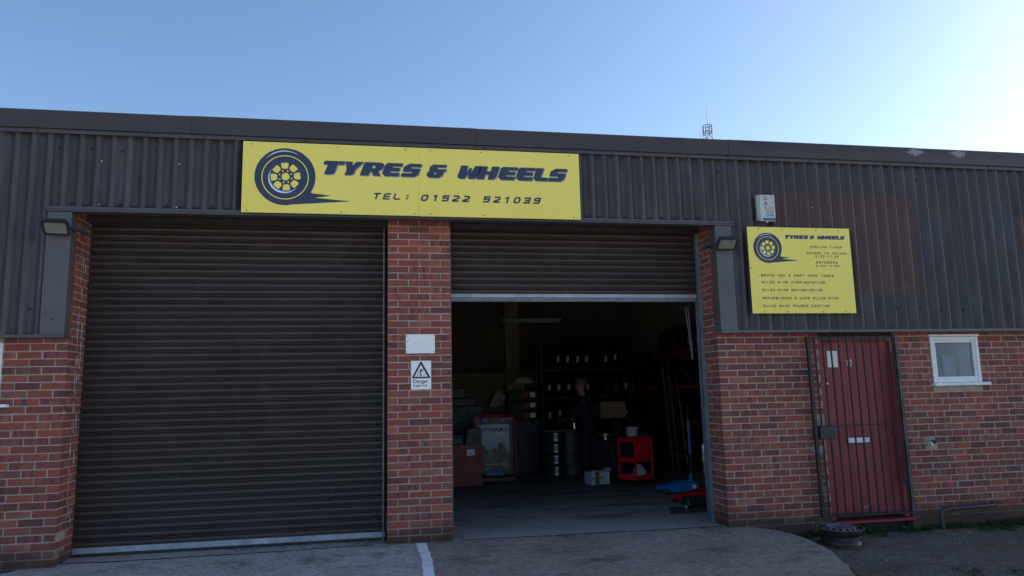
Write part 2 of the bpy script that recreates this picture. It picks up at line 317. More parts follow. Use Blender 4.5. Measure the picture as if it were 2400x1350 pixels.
# ------------------------------------------------------------------ geometry helpers
C = sc.collection
class MB:
    def __init__(s): s.v = []; s.f = []; s.m = []; s.sm = []; s.mi = 0; s.X = None
    def _a(s, vs, fs, smooth=False):
        n = len(s.v)
        if s.X is not None: vs = [tuple(s.X @ Vector(q)) for q in vs]
        s.v += [tuple(q) for q in vs]; s.f += [tuple(i + n for i in f) for f in fs]; s.m += [s.mi] * len(fs); s.sm += [smooth] * len(fs); return s
    def box(s, x0, x1, y0, y1, z0, z1, c=0.0):
        if c <= 0:
            vs = [(x, y, z) for x in (x0, x1) for y in (y0, y1) for z in (z0, z1)]
            return s._a(vs, [(0, 1, 3, 2), (4, 6, 7, 5), (0, 4, 5, 1), (2, 3, 7, 6), (0, 2, 6, 4), (1, 5, 7, 3)])
        bm = bmesh.new(); bmesh.ops.create_cube(bm, size=1)
        for q in bm.verts: q.co = Vector(((x0 + x1) / 2 + q.co.x * (x1 - x0), (y0 + y1) / 2 + q.co.y * (y1 - y0), (z0 + z1) / 2 + q.co.z * (z1 - z0)))
        bmesh.ops.bevel(bm, geom=bm.edges[:], offset=c, segments=1, affect='EDGES')
        bm.verts.index_update(); vs = [tuple(q.co) for q in bm.verts]; fs = [tuple(q.index for q in f.verts) for f in bm.faces]; bm.free()
        return s._a(vs, fs)
    def tube(s, pts, r, n=8, cap=True, closed=False):
        pts = [Vector(p) for p in pts]; rs = r if isinstance(r, (list, tuple)) else [r] * len(pts)
        vs = []; k = len(pts); prev = None
        for i, p in enumerate(pts):
            if closed: d = pts[(i + 1) % k] - pts[i - 1]
            else: d = pts[min(i + 1, k - 1)] - pts[max(i - 1, 0)]
            d.normalize()
            if prev is None:
                a = d.orthogonal().normalized()
            else:
                a = prev - d * prev.dot(d)
                a = a.normalized() if a.length > 1e-6 else d.orthogonal().normalized()
            prev = a; b2 = d.cross(a)
            vs += [p + (a * cos(2 * pi * j / n) + b2 * sin(2 * pi * j / n)) * rs[i] for j in range(n)]
        fs = []
        for i in range(k if closed else k - 1):
            i2 = (i + 1) % k
            fs += [(i * n + j, i * n + (j + 1) % n, i2 * n + (j + 1) % n, i2 * n + j) for j in range(n)]
        if cap and not closed: fs += [tuple(range(n))[::-1], tuple(range((k - 1) * n, k * n))]
        return s._a(vs, fs, True)
    def lathe(s, prof, n=24, org=(0, 0, 0), axis='z', a0=0, a1=2 * pi, closed_prof=False):
        full = abs(a1 - a0 - 2 * pi) < 1e-6; k = n if full else n + 1; vs = []
        for j in range(k):
            t = a0 + (a1 - a0) * j / n
            for r, h in prof:
                q = {'z': (r * cos(t), r * sin(t), h), 'x': (h, r * cos(t), r * sin(t)), 'y': (r * cos(t), h, r * sin(t))}[axis]
                vs.append((q[0] + org[0], q[1] + org[1], q[2] + org[2]))
        P = len(prof); fs = []
        for j in range(n):
            j2 = (j + 1) % k
            for i in range(P if closed_prof else P - 1):
                i2 = (i + 1) % P
                fs.append((j * P + i, j * P + i2, j2 * P + i2, j2 * P + i))
        return s._a(vs, fs, True)
    def ball(s, c, r, n=10, sz=(1, 1, 1)):
        prof = [(max(1e-4, r * sin(pi * i / (n // 2 + 1))), -r * cos(pi * i / (n // 2 + 1))) for i in range(n // 2 + 2)]
        vs0 = len(s.v); s.lathe(prof, n)
        for i in range(vs0, len(s.v)):
            q = s.v[i]; s.v[i] = (q[0] * sz[0] + c[0], q[1] * sz[1] + c[1], q[2] * sz[2] + c[2])
        return s
    def prism(s, poly, d0, d1, plane='xz'):
        n = len(poly)
        def P(a, b2, d): return {'xz': (a, d, b2), 'xy': (a, b2, d), 'yz': (d, a, b2)}[plane]
        vs = [P(a, b2, d0) for a, b2 in poly] + [P(a, b2, d1) for a, b2 in poly]
        tr = tessellate_polygon([[Vector((a, b2, 0)) for a, b2 in poly]])
        fs = [tuple(t) for t in tr] + [tuple(i + n for i in t)[::-1] for t in tr] + [(i, (i + 1) % n, n + (i + 1) % n, n + i) for i in range(n)]
        return s._a(vs, fs)
    def flat(s, loops, y):
        """flat print facing -y; first loop outer, others holes"""
        allp = [q for l in loops for q in l]
        tr = tessellate_polygon([[Vector((a, b2, 0)) for a, b2 in l] for l in loops])
        return s._a([(a, y, b2) for a, b2 in allp], [tuple(t) for t in tr])
    def mesh(s, name, mats, fix=True):
        me = bpy.data.meshes.new(name); me.from_pydata(s.v, [], s.f)
        for q in (mats if isinstance(mats, (list, tuple)) else [mats]): me.materials.append(M[q] if isinstance(q, str) else q)
        me.polygons.foreach_set('material_index', s.m); me.polygons.foreach_set('use_smooth', s.sm)
        if fix:
            bm = bmesh.new(); bm.from_mesh(me); bmesh.ops.recalc_face_normals(bm, faces=bm.faces[:]); bm.to_mesh(me); bm.free()
        me.update(); return me
    def build(s, name, mats, parent=None, kind=None, loc=None, fix=True):
        o = bpy.data.objects.new(name, s.mesh(name, mats, fix)); C.objects.link(o)
        if parent is not None: o.parent = parent
        if loc is not None: o.location = loc
        if kind: o['kind'] = kind
        if any(s.sm):
            try: o.data.set_sharp_from_angle(angle=radians(40))
            except Exception: pass
        return o
def inst(name, me, parent=None, loc=(0, 0, 0), rz=0.0):
    o = bpy.data.objects.new(name, me); C.objects.link(o); o.parent = parent; o.location = loc; o.rotation_euler = (0, 0, rz); return o
def tag(o, label, cat, group=None, kind=None):
    o['label'] = label; o['category'] = cat
    if group: o['group'] = group
    if kind: o['kind'] = kind
    return o
def thing(name, label, cat, loc=(0, 0, 0), rz=0.0, group=None):
    o = bpy.data.objects.new(name, None); C.objects.link(o); o.location = loc; o.rotation_euler = (0, 0, rz); o.empty_display_size = 0.1
    return tag(o, label, cat, group)
def struct(name, mb, mat): return mb.build(name, mat, kind='structure')
def copy_tree(o, parent=None):
    c = o.copy(); C.objects.link(c); c.parent = parent
    for ch in list(o.children): copy_tree(ch, c)
    return c

# ------------------------------------------------------------------ ground
b = MB(); b._a([(-400, -400, -0.36), (400, -400, -0.36), (400, 600, -0.36), (-400, 600, -0.36)], [(0, 1, 2, 3)]); struct('ground', b, 'asphalt')
b = MB(); b._a([(-60, -70, -0.30), (60, -70, -0.30), (60, -14, -0.30), (-60, -14, -0.30)], [(0, 1, 2, 3)]); b._a([(-60, -13.99, -0.30), (-12.01, -13.99, -0.30), (-12.01, 0, -0.28), (-60, 0, -0.28)], [(0, 1, 2, 3)]); b._a([(13.51, -13.99, -0.30), (60, -13.99, -0.30), (60, 0, -0.28), (13.51, 0, -0.28)], [(0, 1, 2, 3)]); struct('unseen_bounce_yard', b, 'bounce_yard')  # unseen pale yard, added to bounce sunlight onto the shaded front
b = MB()
def az(x, y): return -0.145 + 0.02 * y if y > -8 else -0.305
xs = [-12 + i * 0.75 for i in range(35)]; ys = [0.02, -0.3, -0.7, -1.2, -1.8, -2.5, -3.5, -5, -8, -14]
vs = [(x, y, max(-0.33, az(x, y)) + (0.006 * sin(x * 3.1 + y * 2.3))) for y in ys for x in xs]; nx = len(xs)
b._a(vs, [(j * nx + i, j * nx + i + 1, (j + 1) * nx + i + 1, (j + 1) * nx + i) for j in range(len(ys) - 1) for i in range(nx - 1)], True)
struct('asphalt_yard', b, 'asphalt')
def wig(a, bq, n, amp, seed):
    r = random.Random(seed); return [(a[0] + (bq[0] - a[0]) * i / n + r.uniform(-amp, amp), a[1] + (bq[1] - a[1]) * i / n + r.uniform(-amp, amp)) for i in range(n + 1)]
def path_w(pts, n, amp, seed):
    out = []
    for k in range(len(pts) - 1): out += wig(pts[k], pts[k + 1], n, amp, seed + k)[:-1]
    return out + [pts[-1]]
def apron(name, poly, mat):
    mb = MB(); n = len(poly); zt = lambda y: -0.004 + 0.024 * (y - 0.12)
    tr = tessellate_polygon([[Vector((a, c2, 0)) for a, c2 in poly]])
    vs = [(a, c2, zt(c2)) for a, c2 in poly] + [(a, c2, zt(c2) - 0.3) for a, c2 in poly]
    mb._a(vs, [tuple(t) for t in tr] + [(i, (i + 1) % n, n + (i + 1) % n, n + i) for i in range(n)]); return struct(name, mb, mat)
backL = path_w([(-3.02, 0.17), (-2.57, 0.10), (-1.8, 0.108), (-1.2, 0.12), (-0.6, 0.15), (0.07, 0.165)], 7, 0.007, 3)
backR = path_w([(0.80, 0.165), (1.3, 0.155), (1.85, 0.125), (2.2, 0.135), (2.85, 0.10), (3.45, 0.098), (3.80, 0.085)], 7, 0.007, 13)
pierfront = [(0.10, 0.148), (0.46, 0.148)]
apron('concrete_apron', backL + pierfront + [(0.46, -2), (0.46, -5), (0.46, -13), (-3.6, -13), (-3.55, -5), (-3.5, -1.2), (-3.40, -0.3), (-3.34, -0.12), (-3.24, 0.0), (-3.19, 0.13)], 'apron_left')
apron('concrete_apron', [(0.463, 0.148), (0.795, 0.148)] + backR + path_w([(4.05, -0.01), (4.2, -0.18), (4.285, -0.39), (4.30, -0.75), (4.248, -1.12), (4.15, -1.42), (4.042, -1.71), (3.865, -2.13), (3.6, -2.9), (3.3, -5)], 3, 0.012, 40) + [(3.2, -13), (0.463, -13)], 'apron_right')
b = MB(); front = [(x, y + 0.013) for x, y in ([(-3.0, 0.175)] + backL[1:-1] + [(0.075, 0.185)])]
frontR = [(x, y + 0.012) for x, y in ([(0.80, 0.175)] + backR[1:-1] + [(3.80, 0.09)])]
poly = front + frontR + [(3.80, 0.44), (8.0, 0.44), (8.0, 14.3), (-4.6, 14.3), (-4.6, 0.44), (-2.96, 0.44)]
tr = tessellate_polygon([[Vector((a, c2, 0)) for a, c2 in poly]]); n = len(poly)
b._a([(a, c2, 0.0) for a, c2 in poly] + [(a, c2, -0.3) for a, c2 in poly], [tuple(t) for t in tr] + [(i, (i + 1) % n, n + (i + 1) % n, n + i) for i in range(n)])
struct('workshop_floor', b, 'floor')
b = MB(); cl_ = [(x, y + 0.006) for x, y in backL[1:-1]]; cr_ = [(x, y + 0.006) for x, y in backR[1:-1]]; rc = random.Random(77)
for ln in (cl_, cr_):
    b.tube([(x, y, -0.003) for x, y in ln], [rc.uniform(.004, .0085) for _ in ln], 6)
b.build('joint_dirt', 'dark', kind='structure')
# painted bay line on the apron
zt = lambda y: -0.004 + 0.024 * (y - 0.12) + 0.003
pl = path_w([(0.398, 0.13), (0.415, -0.5), (0.392, -1.3), (0.40, -4)], 9, 0.006, 61); pr = path_w([(0.505, 0.125), (0.515, -0.5), (0.487, -1.3), (0.50, -4)], 9, 0.006, 71)
b = MB(); k = len(pl)
b._a([(x, y, zt(y)) for x, y in pl] + [(x, y, zt(y)) for x, y in pr], [(i, i + 1, k + i + 1, k + i) for i in range(k - 1)])
o = b.build('road_marking', 'linepaint'); o['kind'] = 'structure'

# ------------------------------------------------------------------ shell of the unit: inner walls, roof
b = MB(); b.box(-4.6, 7.8, 14.0, 14.2, -0.1, 2.15); struct('back_wall', b, 'cream')
b = MB()
pitch = 0.2; k = int(12.4 / pitch)
for i in range(k):
    x = -4.6 + i * pitch; b.box(x + 0.004, x + pitch - 0.004, 14.02, 14.15, 2.155, 4.6)
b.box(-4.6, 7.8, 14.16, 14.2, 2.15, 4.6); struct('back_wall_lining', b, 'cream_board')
GB = [(0.25, -0.1), (14.2, -0.1), (14.2, 4.33), (7.1, 4.90), (0.25, 4.34)]
b = MB(); b.prism(GB, 7.8, 8.0, 'yz'); struct('side_wall', b, 'cream')
b = MB()
for k in range(1, 30):
    b.box(7.795, 7.8, 0.3, 13.95, k * 0.15 + 0.006, k * 0.15 + 0.144)
b.build('painted_brick_course', 'cream', bpy.data.objects['side_wall'], 'stuff')
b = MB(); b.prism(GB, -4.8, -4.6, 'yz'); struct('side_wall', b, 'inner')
b = MB(); b.box(-6.0, -2.975, 0.06, 0.12, 2.14, 4.30); b.box(3.815, 12, 0.06, 0.12, 2.14, 4.30); b.box(-4.6, -2.97, 0.25, 0.40, 0, 4.3); b.box(3.82, 5.0, 0.25, 0.40, 0, 4.3); b.box(6.1, 7.8, 0.25, 0.40, 0, 4.3); b.box(5.0, 6.1, 0.25, 0.40, 2.2, 4.3)
b.box(-2.97, 3.815, 0.02, 0.36, 3.43, 4.30); b.box(-2.97, 0.08, 0.55, 0.62, 3.20, 4.3)
struct('front_wall_backing', b, 'soffit')
b = MB(); b._a([(-6, -0.10, 4.365), (12, -0.10, 4.365), (12, 7.1, 4.95), (-6, 7.1, 4.95), (12, 14.4, 4.36), (-6, 14.4, 4.36)], [(0, 1, 2, 3), (3, 2, 4, 5)]); struct('roof', b, 'roof')
b = MB(); b._a([(-6, 0.0, 4.30), (12, 0.0, 4.30), (12, 7.1, 4.88), (-6, 7.1, 4.88), (12, 14.3, 4.30), (-6, 14.3, 4.30)], [(0, 1, 2, 3), (3, 2, 4, 5)])
for y in (3.5, 7.0, 10.5): b.box(-4.6, 7.8, y - 0.06, y + 0.06, 4.15, 4.35)
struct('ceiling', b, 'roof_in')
b = MB(); b.box(3.72, 4.14, 13.6, 14.0, 0, 4.4, 0.01); o = b.build('concrete_column', 'cream'); tag(o, 'tall cream column against the dim back wall of the workshop', 'column')
b = MB(); b.box(-22, -4.8, 0.13, 9, -0.3, 4.30); b.box(8.0, 26, 0.13, 9, -0.3, 4.30)
struct('unseen_adjoining_unit', b, 'roof')  # unseen neighbours, lengthened so their shadow covers the visible ground
b = MB()
b.box(-2.95, 3.80, -0.095, 0.40, 3.425, 3.44); b.box(-2.94, 3.79, 0.30, 0.41, 3.36, 3.424)
struct('opening_soffit', b, 'soffit')

# ------------------------------------------------------------------ brickwork
CH = 0.0743; BH = 0.0643; J = 0.010
cache = {}
def brick_mesh(L, D, var):
    key = (round(L, 3), round(D, 3), var)
    if key not in cache:
        r = random.Random(hash(key) & 0xffff)
        mb = MB(); mb.box(0, L, 0, D, 0, BH, 0.0032)
        mb.v = [(x + r.uniform(-.0012, .0012), y + r.uniform(-.0012, .0012), z + r.uniform(-.0013, .0013)) for x, y, z in mb.v]
        cache[key] = mb.mesh('brick', 'brick')
    return cache[key]
def q(v): return max(0.03, round(v / 0.005) * 0.005)
def lay_brick(root, x, y, z, L, D, rz=0.0):
    o = inst('brick', brick_mesh(q(L), D, random.randrange(4)), root, (x + random.uniform(-.001, .001), y + random.uniform(-.0015, .0015), z + random.uniform(-.0012, .0012)), rz)
    return o
def front_run(root, xa, xb, y, row, rows_phase, D, holes=(), skip=0.03):
    """stretchers from xa to xb (mortar joints between), cut at holes [(x0,x1,z0,z1)]"""
    z = row * CH + J / 2
    x = xa - rows_phase
    while x < xb - 0.02:
        a, c2 = max(x, xa), min(x + 0.215, xb)
        segs = [(a, c2)]
        for h0, h1, z0, z1 in holes:
            if z + BH > z0 and z < z1:
                ns = []
                for s0, s1 in segs:
                    if s1 <= h0 or s0 >= h1: ns.append((s0, s1))
                    else:
                        if s0 < h0: ns.append((s0, h0))
                        if s1 > h1: ns.append((h1, s1))
                segs = ns
        for s0, s1 in segs:
            if s1 - s0 > skip: lay_brick(root, s0, y, z, s1 - s0, D)
        x += 0.225
def stuff_bricks(root, xa, xb, row0, row1):
    mb = MB()
    for r in range(row0, row1):
        x = xa - (0.1125 if r % 2 else 0)
        while x < xb:
            mb.box(max(x, xa), min(x + 0.215, xb), 0.0, 0.08, r * CH + J / 2, r * CH + J / 2 + BH); x += 0.225
    mb.build('brickwork', 'brick', root, 'stuff')
NF = 29     # courses below the cladding
NR = 46     # courses of the reveals
# left wall, corner at x=-2.95
XL = -2.952; XR = 3.80; YR = 0.43
wl = thing('brick_wall', 'red brick wall at the left edge beside the closed brown shutter', 'brick wall')
b = MB(); b.box(-6.0, XL - 0.0028, 0.0025, 0.24, -0.3, 2.142); b.box(XL - 0.11, XL - 0.0028, 0.24, YR, -0.3, 3.42); b.box(XL - 0.1, XL - 0.0028, 0.06, 0.24, 2.142, 3.42); b.build('mortar', 'mortar', wl)
hl = [(-4.24, -3.515, 1.47, 2.11)]
for r in range(-1, NF):
    z = r * CH + J / 2
    if r % 2 == 0:
        lay_brick(wl, XL - 0.215, 0, z, 0.215, 0.1025); xa = XL - 0.225
    else:
        lay_brick(wl, XL - 0.1025, 0, z, 0.1025, 0.215); xa = XL - 0.1125
    x = xa
    while x > -3.95:
        segs = [(x - 0.215, x)]
        if z + BH > 1.47 and z < 2.11:
            segs = [(max(s0, -3.515), s1) for s0, s1 in segs if s1 > -3.515]
        for s0, s1 in segs:
            if s1 - s0 > 0.03: lay_brick(wl, s0, 0, z, s1 - s0, 0.1025)
        x -= 0.225
for r in range(0, NR):
    z = r * CH + J / 2
    for (a, c2) in ([(0.1125, 0.3275), (0.3375, YR)] if r % 2 == 0 else [(0.225, YR)]):
        lay_brick(wl, XL, a, z, c2 - a, 0.09, pi / 2)
    if r >= NF:
        if r % 2 == 0: lay_brick(wl, XL, 0.02, z, 0.083, 0.09, pi / 2)
        else: lay_brick(wl, XL, 0.02, z, 0.195, 0.09, pi / 2)
stuff_bricks(wl, -6.0, -4.26, -1, NF)
b = MB()
rr = random.Random(5)
for y in (0.205, 0.245, 0.30):
    z = 0.2
    while z < 2.9:
        h = rr.uniform(0.03, 0.16)
        if rr.random() < 0.62: b.box(XL + 0.0005, XL + 0.0035, y + rr.uniform(-.004, .004), y + rr.uniform(0.006, .010), z, z + h)
        z += h + rr.uniform(0.01, 0.09)
b.build('paint_drip', 'chip', wl, 'stuff')
# pier
PX0, PX1, PY = 0.106, 0.784, 0.154
pw = thing('brick_pier', 'narrow red brick pier between the closed shutter and the open doorway', 'brick pier')
b = MB(); b.box(PX0 + 0.003, PX1 - 0.003, PY + 0.0025, YR, -0.2, 3.42); b.build('mortar', 'mortar', pw)
u = (PX1 - PX0 - 2 * J) / 3
for r in range(0, NR):
    z = r * CH + J / 2
    if r % 2 == 0: cuts = [0, u, 2 * u + J, 3 * u + 2 * J]; sp = [(0, u), (u + J, 2 * u + J), (2 * u + 2 * J, 3 * u + 2 * J)]
    else:
        h = (u - J) / 2; sp = [(0, h), (h + J, h + J + u), (h + 2 * J + u, h + 2 * J + 2 * u), (h + 3 * J + 2 * u, PX1 - PX0)]
    for a, c2 in sp: lay_brick(pw, PX0 + a, PY, z, c2 - a, 0.27)
# right of the doorway
wr = thing('brick_wall', 'red brick wall between the open doorway and the barred red door', 'brick wall')
DX0, DX1 = 5.055, 6.075
b = MB(); b.box(XR + 0.0028, DX0, 0.0025, 0.24, -0.35, 2.142); b.box(XR + 0.0028, XR + 0.11, 0.24, YR, -0.3, 3.42); b.box(XR + 0.0028, XR + 0.1, 0.06, 0.24, 2.142, 3.42); b.build('mortar', 'mortar', wr)
for r in range(-3, NF):
    z = r * CH + J / 2
    if r % 2 == 0: lay_brick(wr, XR, 0, z, 0.215, 0.1025); xa = XR + 0.225
    else: lay_brick(wr, XR, 0, z, 0.1025, 0.215); xa = XR + 0.1125
    front_run(wr, xa, DX0 - 0.002, 0, r, 0, 0.1025)
for r in range(0, NR):
    z = r * CH + J / 2
    for (a, c2) in ([(0.1125, 0.3275), (0.3375, YR)] if r % 2 == 0 else [(0.225, YR)]):
        lay_brick(wr, XR, c2, z, c2 - a, 0.09, -pi / 2)
    if r >= NF:
        if r % 2 == 0: lay_brick(wr, XR, 0.103, z, 0.083, 0.09, -pi / 2)
        else: lay_brick(wr, XR, 0.215, z, 0.195, 0.09, -pi / 2)
# right of the door
WX0, WX1, WZ0, WZ1 = 6.53, 7.20, 1.50, 2.085
we = thing('brick_wall', 'red brick wall with a small white window right of the red door', 'brick wall')
b = MB(); b.box(DX1, WX0, 0.0025, 0.24, -0.35, 2.142); b.box(WX1, 12, 0.0025, 0.24, -0.35, 2.142); b.box(WX0, WX1, 0.0025, 0.24, -0.35, WZ0); b.box(WX0, WX1, 0.005, 0.24, WZ1, 2.142); b.build('mortar', 'mortar', we)
for r in range(-3, NF):
    front_run(we, DX1 + 0.002, 8.35, 0, r, 0.1125 if r % 2 else 0.03, 0.1025, [(WX0, WX1, WZ0 - 0.03, WZ1), (6.34, 6.47, 0.78, 0.86)])
stuff_bricks(we, 8.36, 12.0, -3, NF)

# ------------------------------------------------------------------ corrugated cladding, one part per sheet
PIT = 0.1463; AMP = 0.028; YC = -0.088; XPH = -3.488
def sheet(root, x0, x1, z0, z1, dy):
    mb = MB(); n = max(4, int((x1 - x0) / PIT * 14)); zs = [z0 + (z1 - z0) * i / 4 for i in range(5)]
    vs = []
    ph = random.uniform(-.02, .02)
    for z in zs:
        for i in range(n + 1):
            x = x0 + (x1 - x0) * i / n; t = 2 * pi * (x - XPH) / PIT
            y = YC + dy - AMP * (cos(t) + 0.12 * cos(2 * t)) + 0.0015 * sin(3 * z + x * 2 + ph)
            vs.append((x, y, z))
    N1 = n + 1; back = len(vs)
    vs += [(x, y + 0.006, z) for x, y, z in vs]
    fs = [(j * N1 + i, j * N1 + i + 1, (j + 1) * N1 + i + 1, (j + 1) * N1 + i) for j in range(4) for i in range(n)]
    fs += [tuple(back + k for k in f)[::-1] for f in fs]
    fs += [(i, i + 1, back + i + 1, back + i) for i in range(n)] + [(4 * N1 + i, 4 * N1 + i + 1, back + 4 * N1 + i + 1, back + 4 * N1 + i) for i in range(n)]
    fs += [(j * N1, (j + 1) * N1, back + (j + 1) * N1, back + j * N1) for j in range(4)] + [(j * N1 + n, (j + 1) * N1 + n, back + (j + 1) * N1 + n, back + j * N1 + n) for j in range(4)]
    mb._a(vs, fs, True); return mb.build('cladding_sheet', 'clad', root)
cl = thing('wall_cladding', 'dark corrugated cladding above the shutters and along the top of the wall', 'cladding')
SW = 7 * PIT
joints = [2.944 + 0 * SW]
x = 2.944; edges = [x]
while x > -6: x -= SW; edges.insert(0, x)
mid = [e for e in edges if -3.16 < e < 2.95]
prev = -3.165
for i, e in enumerate(mid): sheet(cl, prev, e, 3.38, 4.17, -0.007 * (i % 2)); prev = e - 0.03
sheet(cl, 2.925, 3.80, 3.38, 4.17, -0.0075); sheet(cl, 3.792, 4.0, 3.39, 4.17, 0.001)
left = [-6.0, -5.19, -4.17, -3.17]
for i in range(3): sheet(cl, left[i] - (0.03 if i else 0), left[i + 1], 2.155, 4.17, -0.007 * (i % 2))
sheet(cl, -3.20, -3.155, 3.38, 4.17, -0.003)
x = 3.985; i = 0
while x < 12: sheet(cl, x - (0.03 if i else 0), x + SW, 2.155, 4.17, -0.007 * (i % 2)); x += SW; i += 1
b = MB()   # fixing screws with caps
def cap(x, z, r=0.011):
    t = 2 * pi * (x - XPH) / PIT; y = YC - AMP * (cos(t) + 0.12 * cos(2 * t))
    b.lathe([(r * 1.5, y + 0.004), (r * 1.5, y - 0.002), (r, y - 0.006), (0.0005, y - 0.010)], 8, (x, -0.004, z), 'y')
rs = random.Random(2)
x = XPH + 0.5 * PIT
k = 0
while x < 9:
    z_top = 4.02 + rs.uniform(-.012, .012)
    if k % 2 == 0: cap(x + rs.uniform(-.02, .02), z_top if x < 4 else 3.99 + rs.uniform(-.01, .01))
    if -3.1 < x < 3.8 and k % 3 == 0: cap(x, 3.455)
    if (x > 4.1 or x < -3.2) and k % 2 == 1: cap(x + rs.uniform(-.02, .02), 2.40 + rs.uniform(-.01, .01))
    x += PIT; k += 1
b.build('fixing_screw', 'plastic_black', cl, 'stuff')
b = MB()
for x, z in ((-2.71, 3.885), (-1.985, 3.88), (-2.71, 3.44), (-1.99, 3.43), (5.05, 3.60)): b.ball((x, -0.118, z), 0.0075, 6, (1, .4, 1.2))
b.build('plaster_fleck', 'chip', cl, 'stuff')
b = MB(); b.box(-6.0, -2.945, -0.132, -0.02, 2.128, 2.158); b.build('bottom_trim', 'trim', cl)
b = MB(); b.box(3.79, 12, -0.132, -0.02, 2.125, 2.155); b.build('bottom_trim', 'flash', cl)
b = MB(); b.box(-3.185, 1.55, -0.135, -0.055, 3.382, 3.412, .002); b.box(-3.185, 1.55, -0.133, -0.02, 3.362, 3.381, .002); b.build('lintel_trim', 'trim', cl)
b = MB(); b.box(1.553, 4.022, -0.135, -0.055, 3.382, 3.412, .002); b.box(1.553, 4.022, -0.133, -0.02, 3.362, 3.381, .002); b.build('lintel_trim', 'trim', cl)
# boxed corner flashings
b = MB(); b.box(-3.166, XL + 0.004, -0.122, -0.004, 2.159, 3.36, 0.003); o = b.build('corner_flashing', 'flash'); tag(o, 'grey brown box flashing below the left floodlight', 'flashing')
b = MB(); b.lathe([(0.010, 0), (0.010, -0.004), (0.0005, -0.006)], 8, (-3.055, -0.122, 2.30), 'y'); b.build('screw', 'plastic_black', o)
b = MB(); b.box(XR - 0.004, 4.0, -0.122, -0.004, 2.156, 3.36, 0.003); o = b.build('corner_flashing', 'flash'); tag(o, 'blue grey box flashing behind the floodlight nearest the alarm box', 'flashing')
# fascia
fa = thing('roof_fascia', 'long dark metal fascia flashing along the roof edge', 'fascia')
fx = [-6.0, -1.87, 1.05, 4.008, 6.50, 9.4, 12.0]
for i in range(6):
    mb = MB(); a, c2 = fx[i] + 0.0015, fx[i + 1] - 0.0015; dy = 0.0022 * (i % 2)
    prof = [(-0.165 - dy, 4.192), (-0.165 - dy, 4.372 + dy), (-0.157 - dy, 4.380 + dy), (0.05, 4.392 + dy), (0.05, 4.386), (-0.150 - dy, 4.374), (-0.157, 4.366), (-0.157, 4.198), (-0.125, 4.192)]
    mb.prism([(y, z) for y, z in prof], a, c2, 'yz'); mb.build('fascia_panel', 'fascia', fa)
    mb = MB(); mb.box(a, c2, -0.140 - dy, -0.125, 4.150, 4.191, 0.002); mb.build('drip_strip', 'trim', fa)
b = MB(); rs = random.Random(9); x = -3.3
while x < 9: b.ball((x, -0.142, 4.168), 0.009, 6); x += rs.choice([0.9, 1.0, 0.55])
b.build('rivet', 'plastic_black', fa, 'stuff')
b = MB(); b.box(9.02, 10.2, 0.6, 2.0, 4.37, 4.62, 0.02); b.box(8.99, 10.25, 0.57, 2.03, 4.62, 4.66, 0.01); o = b.build('roof_vent_cowl', 'fascia'); tag(o, 'dark low roof cowl just peeking over the fascia at the far right', 'roof cowl')

# ------------------------------------------------------------------ roller shutters
def shutter(label, x0, x1, zrail, ztop):
    root = thing('roller_shutter', label, 'roller shutter', (x0, 0.41, 0))
    L = x1 - x0; P = 0.0745
    prof = []
    for i in range(9):
        t = i / 8; prof.append((-0.013 * sin(pi * t) ** 0.8, t * 0.052))
    prof += [(0.006, 0.0535), (0.002, 0.0555), (-0.006, 0.058), (-0.0095, 0.062), (-0.0095, 0.066), (-0.005, 0.070), (0.006, 0.0735)]
    mb = MB(); n = len(prof); vs = [(0, y, z) for y, z in prof] + [(L, y, z) for y, z in prof] + [(0, y + 0.004, z) for y, z in prof] + [(L, y + 0.004, z) for y, z in prof]
    fs = [(i, n + i, n + i + 1, i + 1) for i in range(n - 1)] + [(2 * n + i, 2 * n + i + 1, 3 * n + i + 1, 3 * n + i) for i in range(n - 1)] + [(0, 2 * n, 3 * n, n), (n - 1, 2 * n - 1, 4 * n - 1, 3 * n - 1)]
    mb._a(vs, fs, True); me = mb.mesh('shutter_slat', 'slat')
    try: me.set_sharp_from_angle(angle=radians(35))
    except Exception: pass
    z = zrail + 0.052
    while z < ztop - 0.02:
        o = inst('shutter_slat', me, root, (0, random.uniform(-.003, .003), z + random.uniform(-.0012, .0012))); o.rotation_euler = (random.uniform(-.05, .05), random.uniform(-.0007, .0007), 0); z += P
    return root
s1 = shutter('closed brown roller shutter left of the brick pier', -2.948, 0.092, 0.036, 3.37)
b = MB(); b.box(0.0, 3.038, -0.012, 0.012, 0.034, 0.088, 0.003); b.box(0, 3.038, -0.02, 0.012, 0.034, 0.040); b.build('bottom_rail', 'galv', s1)
b = MB(); b.box(0, 3.038, -0.008, 0.010, 0.006, 0.0335); b.build('rubber_seal', 'plastic_black', s1)
s2 = shutter('brown roller shutter rolled up three quarters over the dark doorway', 0.800, 3.762, 2.585, 3.37)
b = MB(); b.box(0, 2.962, -0.016, 0.012, 2.590, 2.634, 0.003); b.build('bottom_rail', 'galv', s2)
b = MB(); b.box(0, 2.962, -0.006, 0.012, 2.548, 2.589, 0.002); b.box(0, 2.962, -0.03, 0.012, 2.543, 2.548); b.build('angle_iron', 'galv_dark', s2)
b = MB(); b.box(0.0, 2.94, 0.14, 0.50, 3.16, 3.42, 0.05); b.build('shutter_drum_box', 'soffit', s2)
for par, x0, x1 in ((s1, 3.006, 3.020), (s2, -0.014, 0.008), (s2, 2.958, 2.998)):
    b = MB(); b.box(x0, x1, -0.075, -0.035, 0.002, 3.36); b.box(x0, x1, 0.02, 0.03, 0.002, 3.36); b.build('guide_rail', 'guide', par)

